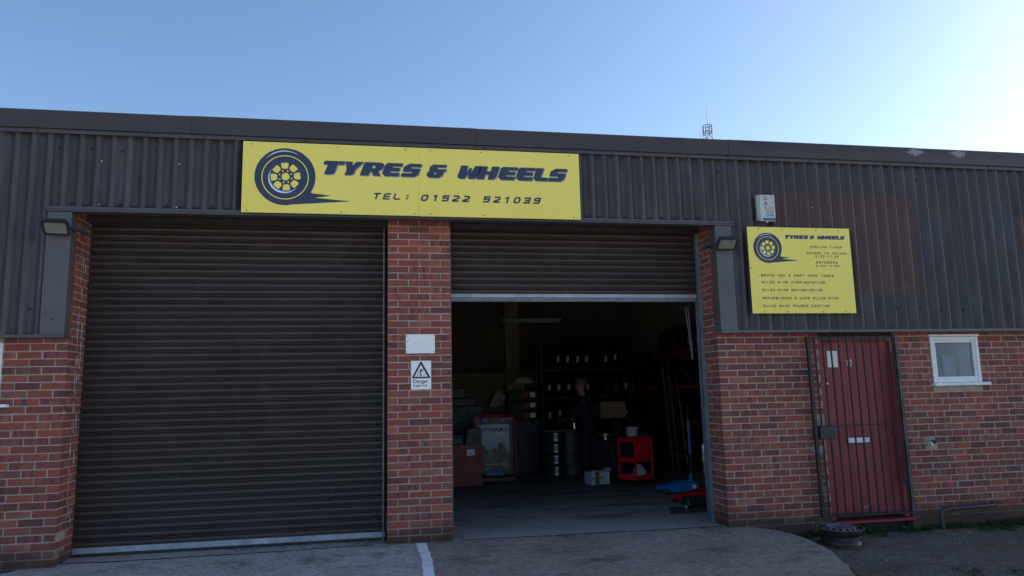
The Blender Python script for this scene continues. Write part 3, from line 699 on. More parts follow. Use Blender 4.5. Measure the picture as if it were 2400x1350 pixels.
# ------------------------------------------------------------------ lettering
HEAVY = {
 'T': ([[(0, 1), (1, 1), (.98, .73), (.68, .73), (.68, .12), (.60, .02), (.5, 0), (.22, 0), (.22, .73), (0, .73)]]),
 'Y': ([[(-.02, 1), (.40, 1), (.47, .68), (.64, 1), (1.08, 1), (.74, .42), (.74, .14), (.62, 0), (.22, 0), (.24, .40)]]),
 'R': ([[(0, 0), (0, 1), (.84, 1), (.97, .93), (1.03, .8), (1.03, .58), (.95, .44), (.84, .38), (1.05, 0), (.66, 0), (.55, .3), (.47, .3), (.42, 0)], [(.46, .56), (.46, .76), (.60, .76), (.63, .72), (.63, .60), (.59, .56)]]),
 'E': ([[(.2, 0), (0, .2), (0, .88), (.10, 1), (1, 1), (1, .75), (.48, .75), (.48, .655), (.93, .655), (.93, .375), (.44, .375), (.44, .28), (1, .28), (1, 0)]]),
 'S': ([[(0, 0), (.8, 0), (1, .2), (1, .65), (.42, .65), (.42, .75), (1, .75), (1, 1), (.26, 1), (0, .78), (0, .385), (.58, .385), (.58, .28), (0, .28)]]),
 '&': ([[(.16, 0), (0, .18), (0, .42), (.10, .52), (.03, .6), (.03, .84), (.2, 1), (.98, 1), (.98, .78), (.5, .78), (.5, .66), (1.06, .66), (1.04, .48), (.94, .46), (.94, .18), (.76, 0)], [(.40, .26), (.40, .38), (.54, .38), (.54, .26)]]),
 'W': ([[(0, .14), (0, 1), (.34, 1), (.37, .42), (.46, .84), (.55, .84), (.61, .42), (.69, 1), (1.0, 1), (.97, .2), (.84, 0), (.54, 0), (.49, .42), (.38, 0), (.10, 0)]]),
 'H': ([[(0, 0), (0, 1), (.38, 1), (.38, .63), (.60, .63), (.60, 1), (1, 1), (1, .15), (.86, 0), (.58, 0), (.58, .36), (.40, .36), (.40, 0)]]),
 'L': ([[(.2, 0), (0, .2), (0, 1), (.5, 1), (.5, .28), (1, .28), (1, 0)]]),
}
LAY = [('T', -.600, .215), ('Y', -.385, .175), ('R', -.190, .205), ('E', .032, .180), ('S', .236, .176), ('&', .500, .180), ('W', .832, .222), ('H', 1.042, .212), ('E', 1.272, .190), ('E', 1.468, .190), ('L', 1.664, .165), ('S', 1.835, .180)]
def heavy_text(root, ox, oz, k, y, shadow=True):
    """the shop name in slanted slab capitals; ox, oz = sign coords scale k"""
    def put(mb, dx, dz, yy):
        for ch, x, wd in LAY:
            loops = [[(ox + k * (x + .60 + a * wd + 0.36 * 0.147 * c2) + dx, oz + k * c2 * 0.147 + dz) for a, c2 in lp] for lp in HEAVY[ch]]
            mb.flat(loops, yy)
    if k < 0.9:
        mb = MB(); put(mb, 0.010 * k, -0.009 * k, y + 0.0004); mb.build('lettering_shadow', 'lilac', root, 'stuff', fix=False)
        mb = MB(); put(mb, 0, 0, y); mb.build('lettering', 'navy', root, 'stuff', fix=False); return
    allL = list(LAY)
    for e in allL:
        LAY[:] = [e]
        mb = MB(); put(mb, 0, 0, y); lt = mb.build('letter', 'navy', root, fix=False)
        mb = MB(); put(mb, 0.010 * k, -0.009 * k, y + 0.0004); mb.build('letter_shadow', 'lilac', lt, fix=False)
    LAY[:] = allL
ST = {  # stroke letters on a unit cell, squared technical capitals
 'A': [[(0, 0), (0, .75), (.25, 1), (1, 1), (1, 0)], [(0, .45), (1, .45)]], 'B': [[(0, 0), (0, 1), (.9, 1), (.9, .55), (0, .55)], [(.9, .5), (1, .45), (1, 0), (0, 0)]],
 'C': [[(1, 1), (0, 1), (0, 0), (1, 0)]], 'D': [[(0, 0), (0, 1), (.8, 1), (1, .8), (1, 0), (0, 0)]], 'E': [[(1, 1), (.2, 1), (0, .8), (0, 0), (1, 0)], [(0, .5), (.85, .5)]],
 'F': [[(1, 1), (0, 1), (0, 0)], [(0, .5), (.8, .5)]], 'G': [[(1, 1), (0, 1), (0, 0), (1, 0), (1, .5), (.5, .5)]], 'H': [[(0, 0), (0, 1)], [(1, 0), (1, 1)], [(0, .5), (1, .5)]],
 'I': [[(.5, 0), (.5, 1)]], 'K': [[(0, 0), (0, 1)], [(1, 1), (.1, .5), (1, 0)]], 'L': [[(0, 1), (0, .2), (.2, 0), (1, 0)]], 'M': [[(0, 0), (0, 1), (.5, .6), (1, 1), (1, 0)]],
 'N': [[(0, 0), (0, 1), (1, 0), (1, 1)]], 'O': [[(0, .2), (0, .8), (.2, 1), (.8, 1), (1, .8), (1, .2), (.8, 0), (.2, 0), (0, .2)]], 'P': [[(0, 0), (0, 1), (1, 1), (1, .45), (0, .45)]],
 'R': [[(0, 0), (0, 1), (1, 1), (1, .5), (0, .5)], [(.5, .5), (1, 0)]], 'S': [[(1, 1), (.15, 1), (0, .85), (0, .5), (1, .5), (1, .15), (.85, 0), (0, 0)]], 'T': [[(0, 1), (1, 1)], [(.5, 1), (.5, 0)]],
 'U': [[(0, 1), (0, 0), (1, 0), (1, 1)]], 'W': [[(0, 1), (0, 0), (.5, .4), (1, 0), (1, 1)]], 'Y': [[(0, 1), (0, .5), (1, .5)], [(1, 1), (1, 0), (.1, 0)]], 'X': [[(0, 0), (1, 1)], [(0, 1), (1, 0)]],
 '&': [[(1, .5), (1, 0), (.1, 0), (0, .15), (0, .4), (.2, .55), (.1, .7), (.1, 1), (.9, 1)], [(.2, .5), (1, .5)]], ':': [[(.45, .74), (.55, .74)], [(.45, .2), (.55, .2)]], '.': [[(0, .05), (.14, .05)]], '-': [[(.2, .5), (.8, .5)]],
 '0': [[(0, .2), (0, .8), (.2, 1), (.8, 1), (1, .8), (1, .2), (.8, 0), (.2, 0), (0, .2)]], '1': [[(.25, .88), (.62, 1), (.62, 0)]], '2': [[(.05, 1), (.85, 1), (1, .85), (1, .6), (0, .15), (0, 0), (1, 0)]],
 '3': [[(.05, 1), (1, 1), (1, 0), (0, 0)], [(.2, .5), (1, .5)]], '4': [[(.7, 0), (.7, 1), (0, .35), (1, .35)]], '5': [[(1, 1), (0, 1), (0, .55), (1, .55), (1, .15), (.85, 0), (0, 0)]],
 '6': [[(1, 1), (0, 1), (0, 0), (1, 0), (1, .5), (0, .5)]], '7': [[(0, 1), (1, 1), (.4, 0)]], '8': [[(0, 0), (0, 1), (1, 1), (1, 0), (0, 0)], [(0, .5), (1, .5)]], '9': [[(1, .5), (.15, .5), (0, .62), (0, .85), (.15, 1), (1, 1), (1, .15), (.85, 0), (0, 0)]],
}
def stroke_text(root, text, x0, x1, z0, h, y, mat='navy', wratio=0.62, sw=0.2, shear=0.3, name='lettering', each=False):
    mb = MB(); adv = (x1 - x0) / max(1, len(text) - 1 + wratio * 1.0) if len(text) > 1 else h
    hw = h * sw / 2; k = 0
    cw = min(h * 1.05, adv * wratio)
    adv = (x1 - x0 - cw) / max(1, len(text) - 1)
    hwx = min(hw, cw * (0.17 if h > .05 else 0.13))
    for i, ch in enumerate(text):
        ox = x0 + i * adv
        if each: mb = MB()
        for pl in ST.get(ch, []):
            pts = [Vector((ox + hwx + a * (cw - 2 * hwx), z0 + hw + c2 * (h - 2 * hw))) for a, c2 in pl]
            closed = (pts[0] - pts[-1]).length < 1e-7
            if closed: pts = pts[:-1]
            n = len(pts); L_, R_ = [], []
            for j, p in enumerate(pts):
                d0 = (p - pts[j - 1]) if (closed or j > 0) else None; d1 = (pts[(j + 1) % n] - p) if (closed or j < n - 1) else None
                d0 = d0.normalized() if d0 is not None else None; d1 = d1.normalized() if d1 is not None else None
                a = d0 or d1; c2 = d1 or d0
                n0 = Vector((-a.y, a.x)); n1 = Vector((-c2.y, c2.x)); mm = (n0 + n1); mm = mm.normalized() if mm.length > .1 else n0
                s = min(2.0, 1 / max(.3, mm.dot(n0)))
                wv = Vector((mm.x * hwx, mm.y * hw)) * s
                e = Vector((0, 0))
                if not closed and j == 0: e = -c2 * min(hwx, hw) * .9
                if not closed and j == n - 1: e = a * min(hwx, hw) * .9
                L_.append(p + wv + e); R_.append(p - wv + e)
            fs = [(j, (j + 1) % n, n + (j + 1) % n, n + j) for j in range(n if closed else n - 1)]
            yy = y - 0.00012 * (k % 3)
            mb._a([(p.x + shear * (p.y - z0), yy, p.y) for p in L_ + R_], fs); k += 1
        if each and ch != ' ': mb.build(name, mat, root, fix=False)
    if not each: return mb.build(name, mat, root, 'stuff', fix=False)
def font_text(root, text, x, z, size, y, mat, bold=0.0, sx=1.0, name='lettering', align='LEFT'):
    cu = bpy.data.curves.new('lettering', 'FONT'); cu.body = text; cu.size = size; cu.offset = bold; cu.fill_mode = 'BOTH'; cu.align_x = align; cu.resolution_u = 3
    tmp = bpy.data.objects.new('tmp', cu); C.objects.link(tmp); bpy.context.view_layer.update()
    me = bpy.data.meshes.new_from_object(tmp.evaluated_get(bpy.context.evaluated_depsgraph_get())); bpy.data.objects.remove(tmp)
    for v in me.vertices: v.co = Vector((x + v.co.x * sx, y, z + v.co.y))
    me.materials.clear(); me.materials.append(M[mat]); o = bpy.data.objects.new(name, me); C.objects.link(o); o.parent = root; return o
def circ(cx, cz, r, n=48, a0=0, a1=2 * pi): return [(cx + r * cos(a0 + (a1 - a0) * i / n), cz + r * sin(a0 + (a1 - a0) * i / n)) for i in range(n if abs(a1 - a0 - 2 * pi) < 1e-6 else n + 1)]
def crescent(cx, cz, r, w, a0, a1, n=24):
    o_ = [(cx + (r + w * sin(pi * i / n)) * cos(a0 + (a1 - a0) * i / n), cz + (r + w * sin(pi * i / n)) * sin(a0 + (a1 - a0) * i / n)) for i in range(n + 1)]
    i_ = [(cx + r * cos(a0 + (a1 - a0) * i / n), cz + r * sin(a0 + (a1 - a0) * i / n)) for i in range(1, n)][::-1]
    return o_ + i_
def tyre_logo(root, cx, cz, k, y):
    """round tyre emblem with speed tail; k scales from the big sign"""
    R_ = 0.303 * k
    mb = MB()
    a_start = math.atan2(-.169, .272); a_end = math.atan2(-.295, .085)
    out = circ(cx, cz, R_, 60, a_start, a_end + 2 * pi)
    tail = [(cx + .085 * k, cz - .293 * k), (cx + .665 * k, cz - .246 * k), (cx + .295 * k, cz - .216 * k), (cx + .465 * k, cz - .192 * k), (cx + .272 * k, cz - .169 * k)]
    mb.flat([out + tail], y); mb.build('tyre_emblem', 'navy', root, fix=False)
    mb = MB(); mb.flat([circ(cx, cz - .008 * k, .235 * k), circ(cx, cz - .008 * k, .2255 * k)], y - .0005)
    mb.flat([circ(cx + .004 * k, cz - .001, .040 * k, 24)], y - .0005)
    for i in range(8):
        a = pi / 2 + .08 + i * pi / 4; an = a + pi / 8
        dx, dz = cos(a), sin(a); tx, tz = -dz, dx
        pts = [(.083, -.021), (.083, .021), (.100, .034), (.139, .037), (.147, .030), (.147, -.030), (.139, -.037), (.100, -.034)]
        mb.flat([[(cx + .004 * k + k * (dx * p + tx * s_), cz + k * (dz * p + tz * s_)) for p, s_ in pts]], y - .0005)
        mb.flat([circ(cx + .004 * k + k * .064 * cos(an), cz + k * .064 * sin(an), .0085 * k, 10)], y - .0005)
    mb.build('emblem_cutout', 'yellow', root, fix=False)
    mb = MB(); mb.flat([crescent(cx, cz, .268 * k, .012 * k, radians(140), radians(60))], y - .0006)
    mb.flat([crescent(cx + .005 * k, cz, -.160 * k, -.022 * k, radians(-30), radians(135))], y - .0006)
    mb.build('emblem_highlight', 'paleblue', root, fix=False)
def screws(root, pts, y, mat='rust', r=0.007):
    mb = MB()
    for x, z in pts: mb.lathe([(r, y), (r * .9, y - .003), (0.0004, y - .004)], 8, (x, 0, z), 'y')
    mb.build('screw', mat, root, 'stuff')
SY = -0.168
big = thing('shop_sign', 'long yellow banner sign reading TYRES & WHEELS with a telephone number', 'sign')
b = MB(); b.box(-1.365, 0.4262, SY, SY + 0.004, 3.383, 4.132); b.build('sign_panel', 'yellow', big)
b = MB(); b.box(0.4278, 2.197, SY, SY + 0.004, 3.381, 4.132); b.build('sign_panel', 'yellow', big)
b = MB()
for z in (3.46, 4.05): b.box(-1.33, 2.16, SY + 0.005, -0.12, z, z + 0.03)
b.build('batten', 'soffit', big)
tyre_logo(big, -0.943, 3.768, 1.0, SY - 0.0012)
heavy_text(big, -0.603, 3.806, 1.0, SY - 0.0012)
stroke_text(big, 'TEL:', -0.062, 0.33, 3.551, 0.071, SY - 0.0012, 'navy', 0.68, 0.24, name='letter', each=True)
stroke_text(big, '01522 521039', 0.440, 1.735, 3.546, 0.072, SY - 0.0012, 'navy', 0.66, 0.26, name='letter', each=True)
screws(big, [(x, 4.105) for x in (-1.28, -.42, .28, .55, 1.10, 2.08)] + [(x, 3.405) for x in (-1.31, -.38, .38, .55, 1.12, 2.12)], SY)
bd = thing('shop_sign', 'square yellow sign listing opening times and services, below the alarm box', 'sign')
b = MB(); b.box(4.168, 5.470, SY, SY + 0.004, 2.340, 3.342); b.build('sign_panel', 'yellow', bd)
b = MB()
for z in (2.42, 3.24): b.box(4.2, 5.44, SY + 0.005, -0.12, z, z + 0.03)
b.build('batten', 'soffit', bd)
tyre_logo(bd, 4.408, 3.098, 0.585, SY - 0.0012)
heavy_text(bd, 4.625, 3.210, 0.292, SY - 0.0012)
for tx, x0, x1, z, h in (('OPENING TIMES:', 4.942, 5.375, 3.104, .024), ('MONDAY TO FRIDAY', 4.892, 5.405, 3.030, .025), ('9:00-17:00', 5.003, 5.300, 2.993, .024), ('SATURDAY', 5.003, 5.280, 2.921, .025), ('9:00-14:00', 5.003, 5.298, 2.882, .024),
    ('BRAND NEW & PART WORN TYRES', 4.300, 5.215, 2.763, .027), ('ALLOY RIMS STRAIGHTENING', 4.300, 5.092, 2.683, .027), ('ALLOY RIMS REFURBISHING', 4.300, 5.050, 2.594, .027), ('REFURBISHED & USED ALLOY RIMS', 4.300, 5.248, 2.500, .027), ('ALLOY RIMS POWDER COATING', 4.300, 5.125, 2.411, .027)):
    stroke_text(bd, tx, x0, x1, z, h, SY - 0.0012, 'navy', 0.66, 0.22, 0.25)
b = MB()
for z in (2.766, 2.686, 2.597, 2.503, 2.414): b.flat([circ(4.263, z, 0.005, 8)], SY - 0.0012)
b.build('bullet_dot', 'navy', bd, fix=False)
screws(bd, [(x, 3.318) for x in (4.31, 4.6, 5.04, 5.33)] + [(x, 2.357) for x in (4.31, 4.6, 5.04, 5.33)] + [(4.182, 2.86)], SY)
# plates on the pier
o = thing('blank_plate', 'blank white plate screwed to the brick pier above the warning sign', 'plate')
b = MB(); b.box(0.298, 0.608, PY - 0.016, PY - 0.009, 1.951, 2.156, 0.002); b.build('panel', 'white', o)
screws(o, [(0.315, 2.138), (0.592, 2.14), (0.317, 1.968), (0.594, 1.969), (0.313, 2.075), (0.326, 2.105)], PY - 0.016, 'plastic_black', 0.005)
o = thing('warning_sign', 'white Danger Fragile roof sign with black triangle on the brick pier', 'sign')
b = MB(); b.box(0.352, 0.566, PY - 0.009, PY - 0.004, 1.568, 1.873, 0.001); b.build('panel', 'white', o)
y = PY - 0.0102
b = MB(); b.flat([[(.363, 1.692), (.368, 1.686), (.551, 1.686), (.557, 1.692), (.556, 1.699), (.465, 1.862), (.458, 1.865), (.452, 1.862), (.364, 1.699)], [(.387, 1.703), (.458, 1.832), (.530, 1.703)]], y); b.build('warning_triangle', 'black', o, fix=False)
b = MB()
b.flat([circ(.481, 1.783, .0065, 10)], y); b.flat([[(.455, 1.782), (.474, 1.776), (.470, 1.766), (.459, 1.755), (.447, 1.760)]], y)
b.flat([[(.447, 1.760), (.459, 1.756), (.455, 1.738), (.462, 1.722), (.455, 1.712), (.449, 1.728)]], y - .0002); b.flat([[(.447, 1.763), (.451, 1.756), (.436, 1.748), (.428, 1.757), (.433, 1.759), (.438, 1.754)]], y - .0003)
b.flat([[(.474, 1.776), (.480, 1.768), (.481, 1.756), (.477, 1.755), (.475, 1.765), (.468, 1.771)]], y - .0004); b.flat([[(.456, 1.782), (.447, 1.786), (.440, 1.781), (.443, 1.778), (.448, 1.781), (.455, 1.776)]], y - .0005)
b.flat([[(.446, 1.712), (.470, 1.712), (.464, 1.722), (.452, 1.722)]], y - .0006)
b.build('falling_figure', 'black', o, fix=False)
b = MB(); b.flat([[(.400, 1.711), (.505, 1.711), (.513, 1.740), (.424, 1.740)], [(.404, 1.7135), (.427, 1.7375), (.509, 1.7375), (.502, 1.7135)]], y); 
for i in range(4): b.flat([[(.407 + i * .006, 1.718 + i * .005), (.445, 1.718 + i * .005), (.445, 1.7195 + i * .005), (.409 + i * .006, 1.7195 + i * .005)]], y)
b.build('roof_symbol', 'grey_print', o, fix=False)
font_text(o, 'Danger', 0.372, 1.637, 0.054, y, 'black', 0.0006, 1.02)
font_text(o, 'Fragile roof', 0.374, 1.599, 0.031, y, 'black', 0.0004, 1.0)
# ------------------------------------------------------------------ alarm box
al = thing('alarm_box', 'white security alarm box with blue lens above the square sign', 'alarm box')
b = MB(); b.prism([(4.330, 3.428), (4.534, 3.428), (4.534, 3.726), (4.330, 3.726)], -0.108, -0.155)
b.prism([(4.345, 3.412), (4.52, 3.412), (4.534, 3.428), (4.534, 3.722), (4.352, 3.722)], -0.155, -0.178); b.build('casing', 'alarm_white', al)
b = MB(); b.box(4.37, 4.537, -0.183, -0.12, 3.418, 3.450, 0.006); b.build('strobe_lens', 'strobe', al)
b = MB(); b.box(4.42, 4.45, -0.16, -0.14, 3.398, 3.412, 0.002); b.build('lens_tab', 'alarm_white', al)
y = -0.1792
b = MB(); b.flat([[(4.36, 3.458), (4.53, 3.458), (4.53, 3.716), (4.40, 3.716), (4.40, 3.6), (4.36, 3.5)]], y + 0.0004); b.build('face_label', 'alarm_white', al, fix=False)
for ch, z in (('D', 3.660), ('A', 3.602), ('S', 3.545)): font_text(al, ch, 4.398, z, 0.062, y, 'black', 0.001, 1.0)
b = MB()
for z in (3.660, 3.602): 
    for dx in (0, 0.028): b.flat([[(4.394 + dx, z), (4.412 + dx, z), (4.412 + dx, z + .004), (4.394 + dx, z + .004)]], y - .0003)
b.build('letter_serif', 'black', al, fix=False)
font_text(al, 'ECURITY', 4.442, 3.570, 0.022, y, 'black'); font_text(al, 'YSTEMS', 4.442, 3.546, 0.022, y, 'black')
stroke_text(al, '01522', 4.425, 4.510, 3.505, 0.028, y, 'black', 0.75, 0.16, 0.0); stroke_text(al, '531058', 4.415, 4.515, 3.466, 0.028, y, 'black', 0.75, 0.16, 0.0)
b = MB()
for i in range(18):
    a = 2 * pi * i / 18; b.flat([circ(4.487 + .024 * cos(a), 3.662 + .036 * sin(a), .0048, 8)], y - .0002 * (i % 2))
b.flat([circ(4.487, 3.614, .006, 8)], y - .0004); b.build('chain_emblem', 'grey_print', al, fix=False)
# ------------------------------------------------------------------ floodlights
def flood(label, loc, rz, tilt, mirror):
    root = thing('floodlight', label, 'floodlight', loc, rz, 'floodlights beside the wide opening')
    X = Matrix.Rotation(tilt, 4, 'X')
    def rr_(w, h, r): return [(sx * (w / 2 - r) + r * cos(a), sz * (h / 2 - r) + r * sin(a)) for sx, sz, s0 in ((1, 1, 0), (-1, 1, 90), (-1, -1, 180), (1, -1, 270)) for a in (radians(s0), radians(s0 + 45), radians(s0 + 90))]
    b = MB(); b.X = X; o_ = rr_(0.225, 0.17, 0.03); i_ = rr_(0.190, 0.135, 0.02); n = len(o_)
    b._a([(x, -0.028, z) for x, z in o_] + [(x, -0.028, z) for x, z in i_] + [(x, 0.0, z) for x, z in o_] + [(x, -0.015, z) for x, z in i_], [(i, (i + 1) % n, n + (i + 1) % n, n + i) for i in range(n)] + [(i, (i + 1) % n, 2 * n + (i + 1) % n, 2 * n + i) for i in range(n)] + [(n + i, n + (i + 1) % n, 3 * n + (i + 1) % n, 3 * n + i) for i in range(n)])
    b.prism(rr_(0.222, 0.167, 0.03), 0.0, 0.004); b.prism(rr_(0.185, 0.13, 0.02), 0.004, 0.04)
    for k in range(7): b.box(-0.07 + k * 0.022, -0.064 + k * 0.022, 0.038, 0.055, -0.05, 0.05)
    lh = b.build('lamp_housing', 'plastic_black', root)
    b = MB(); b.X = X; b._a([(-.095, -.012, -.067), (.095, -.012, -.067), (.095, -.012, .067), (-.095, -.012, .067), (-.045, -.001, -.02), (.045, -.001, -.02), (.045, -.001, .03), (-.045, -.001, .03)], [(0, 1, 5, 4), (1, 2, 6, 5), (2, 3, 7, 6), (3, 0, 4, 7), (4, 5, 6, 7)]); b.build('reflector', 'reflector', lh)
    b = MB(); b.X = X; b.prism(i_, -0.020, -0.0175); b.build('lamp_glass', 'floodglass', lh)
    b = MB(); b.tube([(mirror * .115, 0.03, -0.0), (mirror * .15, 0.02, -0.03), (mirror * .175, .03, -.03)], 0.012, 8); b.tube([(mirror * .17, .02, -.03), (mirror * .20, .11, -.02)], 0.009, 6); b.box(mirror * .205 - .02, mirror * .205 + .02, .10, .115, -.055, .02); b.build('bracket', 'iron', root)
    b = MB(); b.tube([(mirror * .15, 0.03, -0.04), (mirror * .17, .06, -.05), (mirror * .22, .10, -.03), (mirror * .26, .2, -.05)], 0.004, 6); b.build('cable', 'plastic_black', root)
flood('black floodlight on the box flashing left of the closed shutter', (-3.035, -0.235, 3.182), 0.12, radians(50), 1)
flood('black floodlight on the box flashing just left of the square sign', (3.865, -0.25, 3.128), -0.12, radians(50), -1)

# ------------------------------------------------------------------ red door and security gate
dr = thing('entrance_door', 'dark red wooden door numbered 17 behind black iron bars', 'door')
b = MB(); b.box(5.06, 5.125, 0.03, 0.10, 0.0, 2.075, .003); b.box(6.01, 6.07, 0.03, 0.10, 0.0, 2.075, .003); b.box(5.1255, 6.0095, 0.03, 0.10, 2.03, 2.075, .003); b.build('door_frame', 'red_door', dr)
bx = [5.128 + i * (6.007 - 5.128) / 6 for i in range(7)]
for i in range(6):
    b = MB(); b.box(bx[i] + (0 if i == 0 else .0012), bx[i + 1] - .0012, 0.062, 0.095, 0.035, 2.028, 0.002); b.build('door_plank', 'red_door', dr)
b = MB(); b.box(5.06, 6.07, 0.055, 0.19, 2.076, 2.14); b.box(5.06, 6.07, 0.1, 0.19, -0.2, -0.02); b.build('head_board', 'soffit', dr)
b = MB(); b.box(5.06, 6.10, -0.035, 0.10, -0.035, -0.002, .004); b.build('threshold', 'maroon', dr)
b = MB(); b.box(5.352, 5.662, 0.054, 0.061, 0.838, 0.924, .002); lbx = b.build('letterbox_surround', 'plastic_black', dr)
b = MB(); b.box(5.366, 5.648, 0.046, 0.0535, 0.851, 0.910, .002); b.build('letterbox_flap', 'white', lbx)
b = MB(); b.lathe([(0.021, 0.030), (0.021, 0.020), (0.012, 0.014), (0.0005, 0.013)], 12, (5.143, 0.005, 1.535), 'y'); b.build('lock_cylinder', 'chrome', dr)
b = MB(); b.box(5.196, 5.328, 0.055, 0.0605, 1.726, 1.918); pno = b.build('paper_notice', 'white', dr)
b = MB(); b.flat([[(5.235, 1.880), (5.24, 1.882), (5.246, 1.865), (5.252, 1.872), (5.257, 1.870), (5.256, 1.858), (5.246, 1.852), (5.240, 1.862)]], 0.0543); b.build('notice_mark', 'black', pno, fix=False)
stroke_text(dr, '17', 5.436, 5.512, 1.735, 0.078, 0.058, 'white', 0.55, 0.16, 0.0, name='door_number', each=True)
b = MB(); b.tube([(5.50, .052, .12), (5.53, .052, .128), (5.56, .052, .14), (5.585, .052, .138)], 0.004, 6); b.build('paint_scratch', 'chip', dr)
# gate (proud of the wall, leaning a little off square like the photo)
gt = thing('security_gate', 'black iron barred security gate over the red door', 'gate', (4.875, -0.075, 0.055))
GW, GH, SK = 1.135, 2.02, 0.02
def gx(x, z): return x + SK * (1 - z / GH)
b = MB()
def bar(p0, p1, t, d):
    b._a([(p0[0] + sx * t / 2, sy * d / 2, p0[1]) for sx in (-1, 1) for sy in (-1, 1)] + [(p1[0] + sx * t / 2, sy * d / 2, p1[1]) for sx in (-1, 1) for sy in (-1, 1)], [(0, 1, 3, 2), (4, 6, 7, 5), (0, 4, 5, 1), (2, 3, 7, 6), (0, 2, 6, 4), (1, 5, 7, 3)])
bar((gx(0, 0), 0), (gx(0, GH), GH), 0.035, 0.035); b.build('gate_stile', 'iron', gt)
b = MB(); bar((gx(GW, 0), 0), (gx(GW, GH), GH), 0.035, 0.035); b.build('gate_stile', 'iron_flaked', gt)
for z, h in ((0.0, 0.03), (GH / 2 - 0.01, 0.012), (GH - 0.025, 0.025)):
    b = MB(); b.box(gx(0, z) + .018, gx(GW, z) - .018, -0.010, 0.010, z, z + h); b.build('gate_rail', 'iron', gt)
nb = 11
for i in range(nb):
    xx = 0.075 + i * (GW - 0.11) / (nb - 1)
    if i == nb - 1: xx = GW - 0.05
    b = MB(); b.tube([(gx(xx, 0.02), -0.014, 0.02), (gx(xx, GH - .01), -0.014, GH - 0.01)], 0.0105, 6); b.build('gate_bar', 'iron', gt)
b = MB(); b.box(0.05, 0.235, -0.035, 0.035, GH / 2 - 0.145, GH / 2 - 0.01, 0.004); b.build('lock_box', 'darkblue', gt)
b = MB(); b.tube([(0.235, -.01, GH / 2 - .045), (0.33, -.01, GH / 2 - .04)], 0.005, 6); b.build('lock_bolt', 'steel', gt)
for z in (0.5, 1.55):
    b = MB(); b.tube([(GW + .02, 0.0, z - .02), (GW + .02, 0.0, z + .04)], 0.014, 8); b.box(GW + .01, GW + .07, 0.0, 0.07, z - .006, z + .006); b.build('gate_hinge', 'iron', gt)
b = MB(); b.box(GW + .022, GW + .05, .03, .074, 0.3, 1.85); b.build('gate_post', 'iron_flaked', gt)
b = MB(); rs = random.Random(4)
for cx, cz, w_, h_ in ((4.98, 1.10, .09, .10), (4.95, .80, .10, .05)):
    pts = [(cx + w_ * (1 + rs.uniform(-.35, .2)) * cos(2 * pi * i / 14), cz + h_ * (1 + rs.uniform(-.35, .2)) * sin(2 * pi * i / 14)) for i in range(14)]
    b.prism(pts, -0.006, 0.004)
b.build('mortar_patch', 'plaster', wr)

# ------------------------------------------------------------------ windows
wn = thing('small_window', 'small white framed window with reeded glass right of the door', 'window')
b = MB(); b.box(WX0 + .004, WX0 + .045, -0.012, 0.07, WZ0 + .02, WZ1 - .015, .004); b.box(WX1 - .045, WX1 - .004, -0.012, 0.07, WZ0 + .02, WZ1 - .015, .004); b.box(WX0 + .046, WX1 - .046, -0.010, 0.07, WZ1 - .06, WZ1 - .016, .004); b.box(WX0 + .046, WX1 - .046, -0.010, 0.07, WZ0 + .02, WZ0 + .06, .004); b.build('window_frame', 'oldwhite', wn)
b = MB()
x0, x1, z0, z1 = WX0 + .047, WX1 - .047, WZ0 + .061, WZ1 - .061
b.box(x0, x0 + .03, 0.002, 0.045, z0, z1); b.box(x1 - .03, x1, 0.002, 0.045, z0, z1); b.box(x0 + .031, x1 - .031, 0.002, 0.045, z0, z0 + .03); b.box(x0 + .031, x1 - .031, 0.002, 0.045, z1 - .025, z1); ws_ = b.build('window_sash', 'oldwhite', wn)
b = MB(); b.box(x0 + .031, x1 - .031, 0.022, 0.027, z0 + .031, z1 - .026); b.build('window_pane', 'reeded', ws_)
b = MB(); b.box(6.505, 7.28, -0.055, 0.03, 1.482, 1.518, .004); b.build('window_sill', 'oldwhite', wn)
b = MB(); b.box(WX0 - .02, WX1 + .005, -0.030, 0.02, WZ1 - .013, WZ1 + .012, .003); b.build('drip_strip', 'oldwhite', wn)
b = MB(); b.box(WX0 + .05, WX1 - .05, 0.047, 0.052, WZ0 + .03, WZ1 - .03); b.build('blind', pm('grey_blind', (0.13, 0.17, 0.19), 0.8, 0, 0.3, 5), wn)
b = MB(); b.box(6.71, 6.88, 0.030, 0.033, 1.60, 1.84); b.build('paper_notice', pm('pale_notice', (0.22, 0.38, 0.70), 0.7, 0, 0.3, 14, c2=(0.92, 0.95, 0.98)), wn)
wn = thing('side_window', 'white window frame edge with broken sill at the left picture edge', 'window')
b = MB(); b.box(-3.565, -3.518, -0.012, 0.07, 1.51, 2.095, .004); b.box(-4.235, -4.19, -0.012, 0.07, 1.51, 2.095, .004); b.box(-4.189, -3.566, -0.010, 0.07, 2.05, 2.095, .004); b.box(-4.189, -3.566, -0.010, 0.07, 1.51, 1.55, .004); b.build('window_frame', 'oldwhite', wn)
b = MB(); b.box(-4.189, -3.566, 0.022, 0.028, 1.551, 2.049); b.build('window_pane', 'reeded', wn)
b = MB(); b.box(-4.24, -3.43, -0.065, 0.03, 1.478, 1.508, .004); b.build('window_sill', 'white', wn)
b = MB(); b.box(-4.24, -3.52, 0.15, 0.16, 1.45, 2.12); b.build('blind', 'roof', wn)

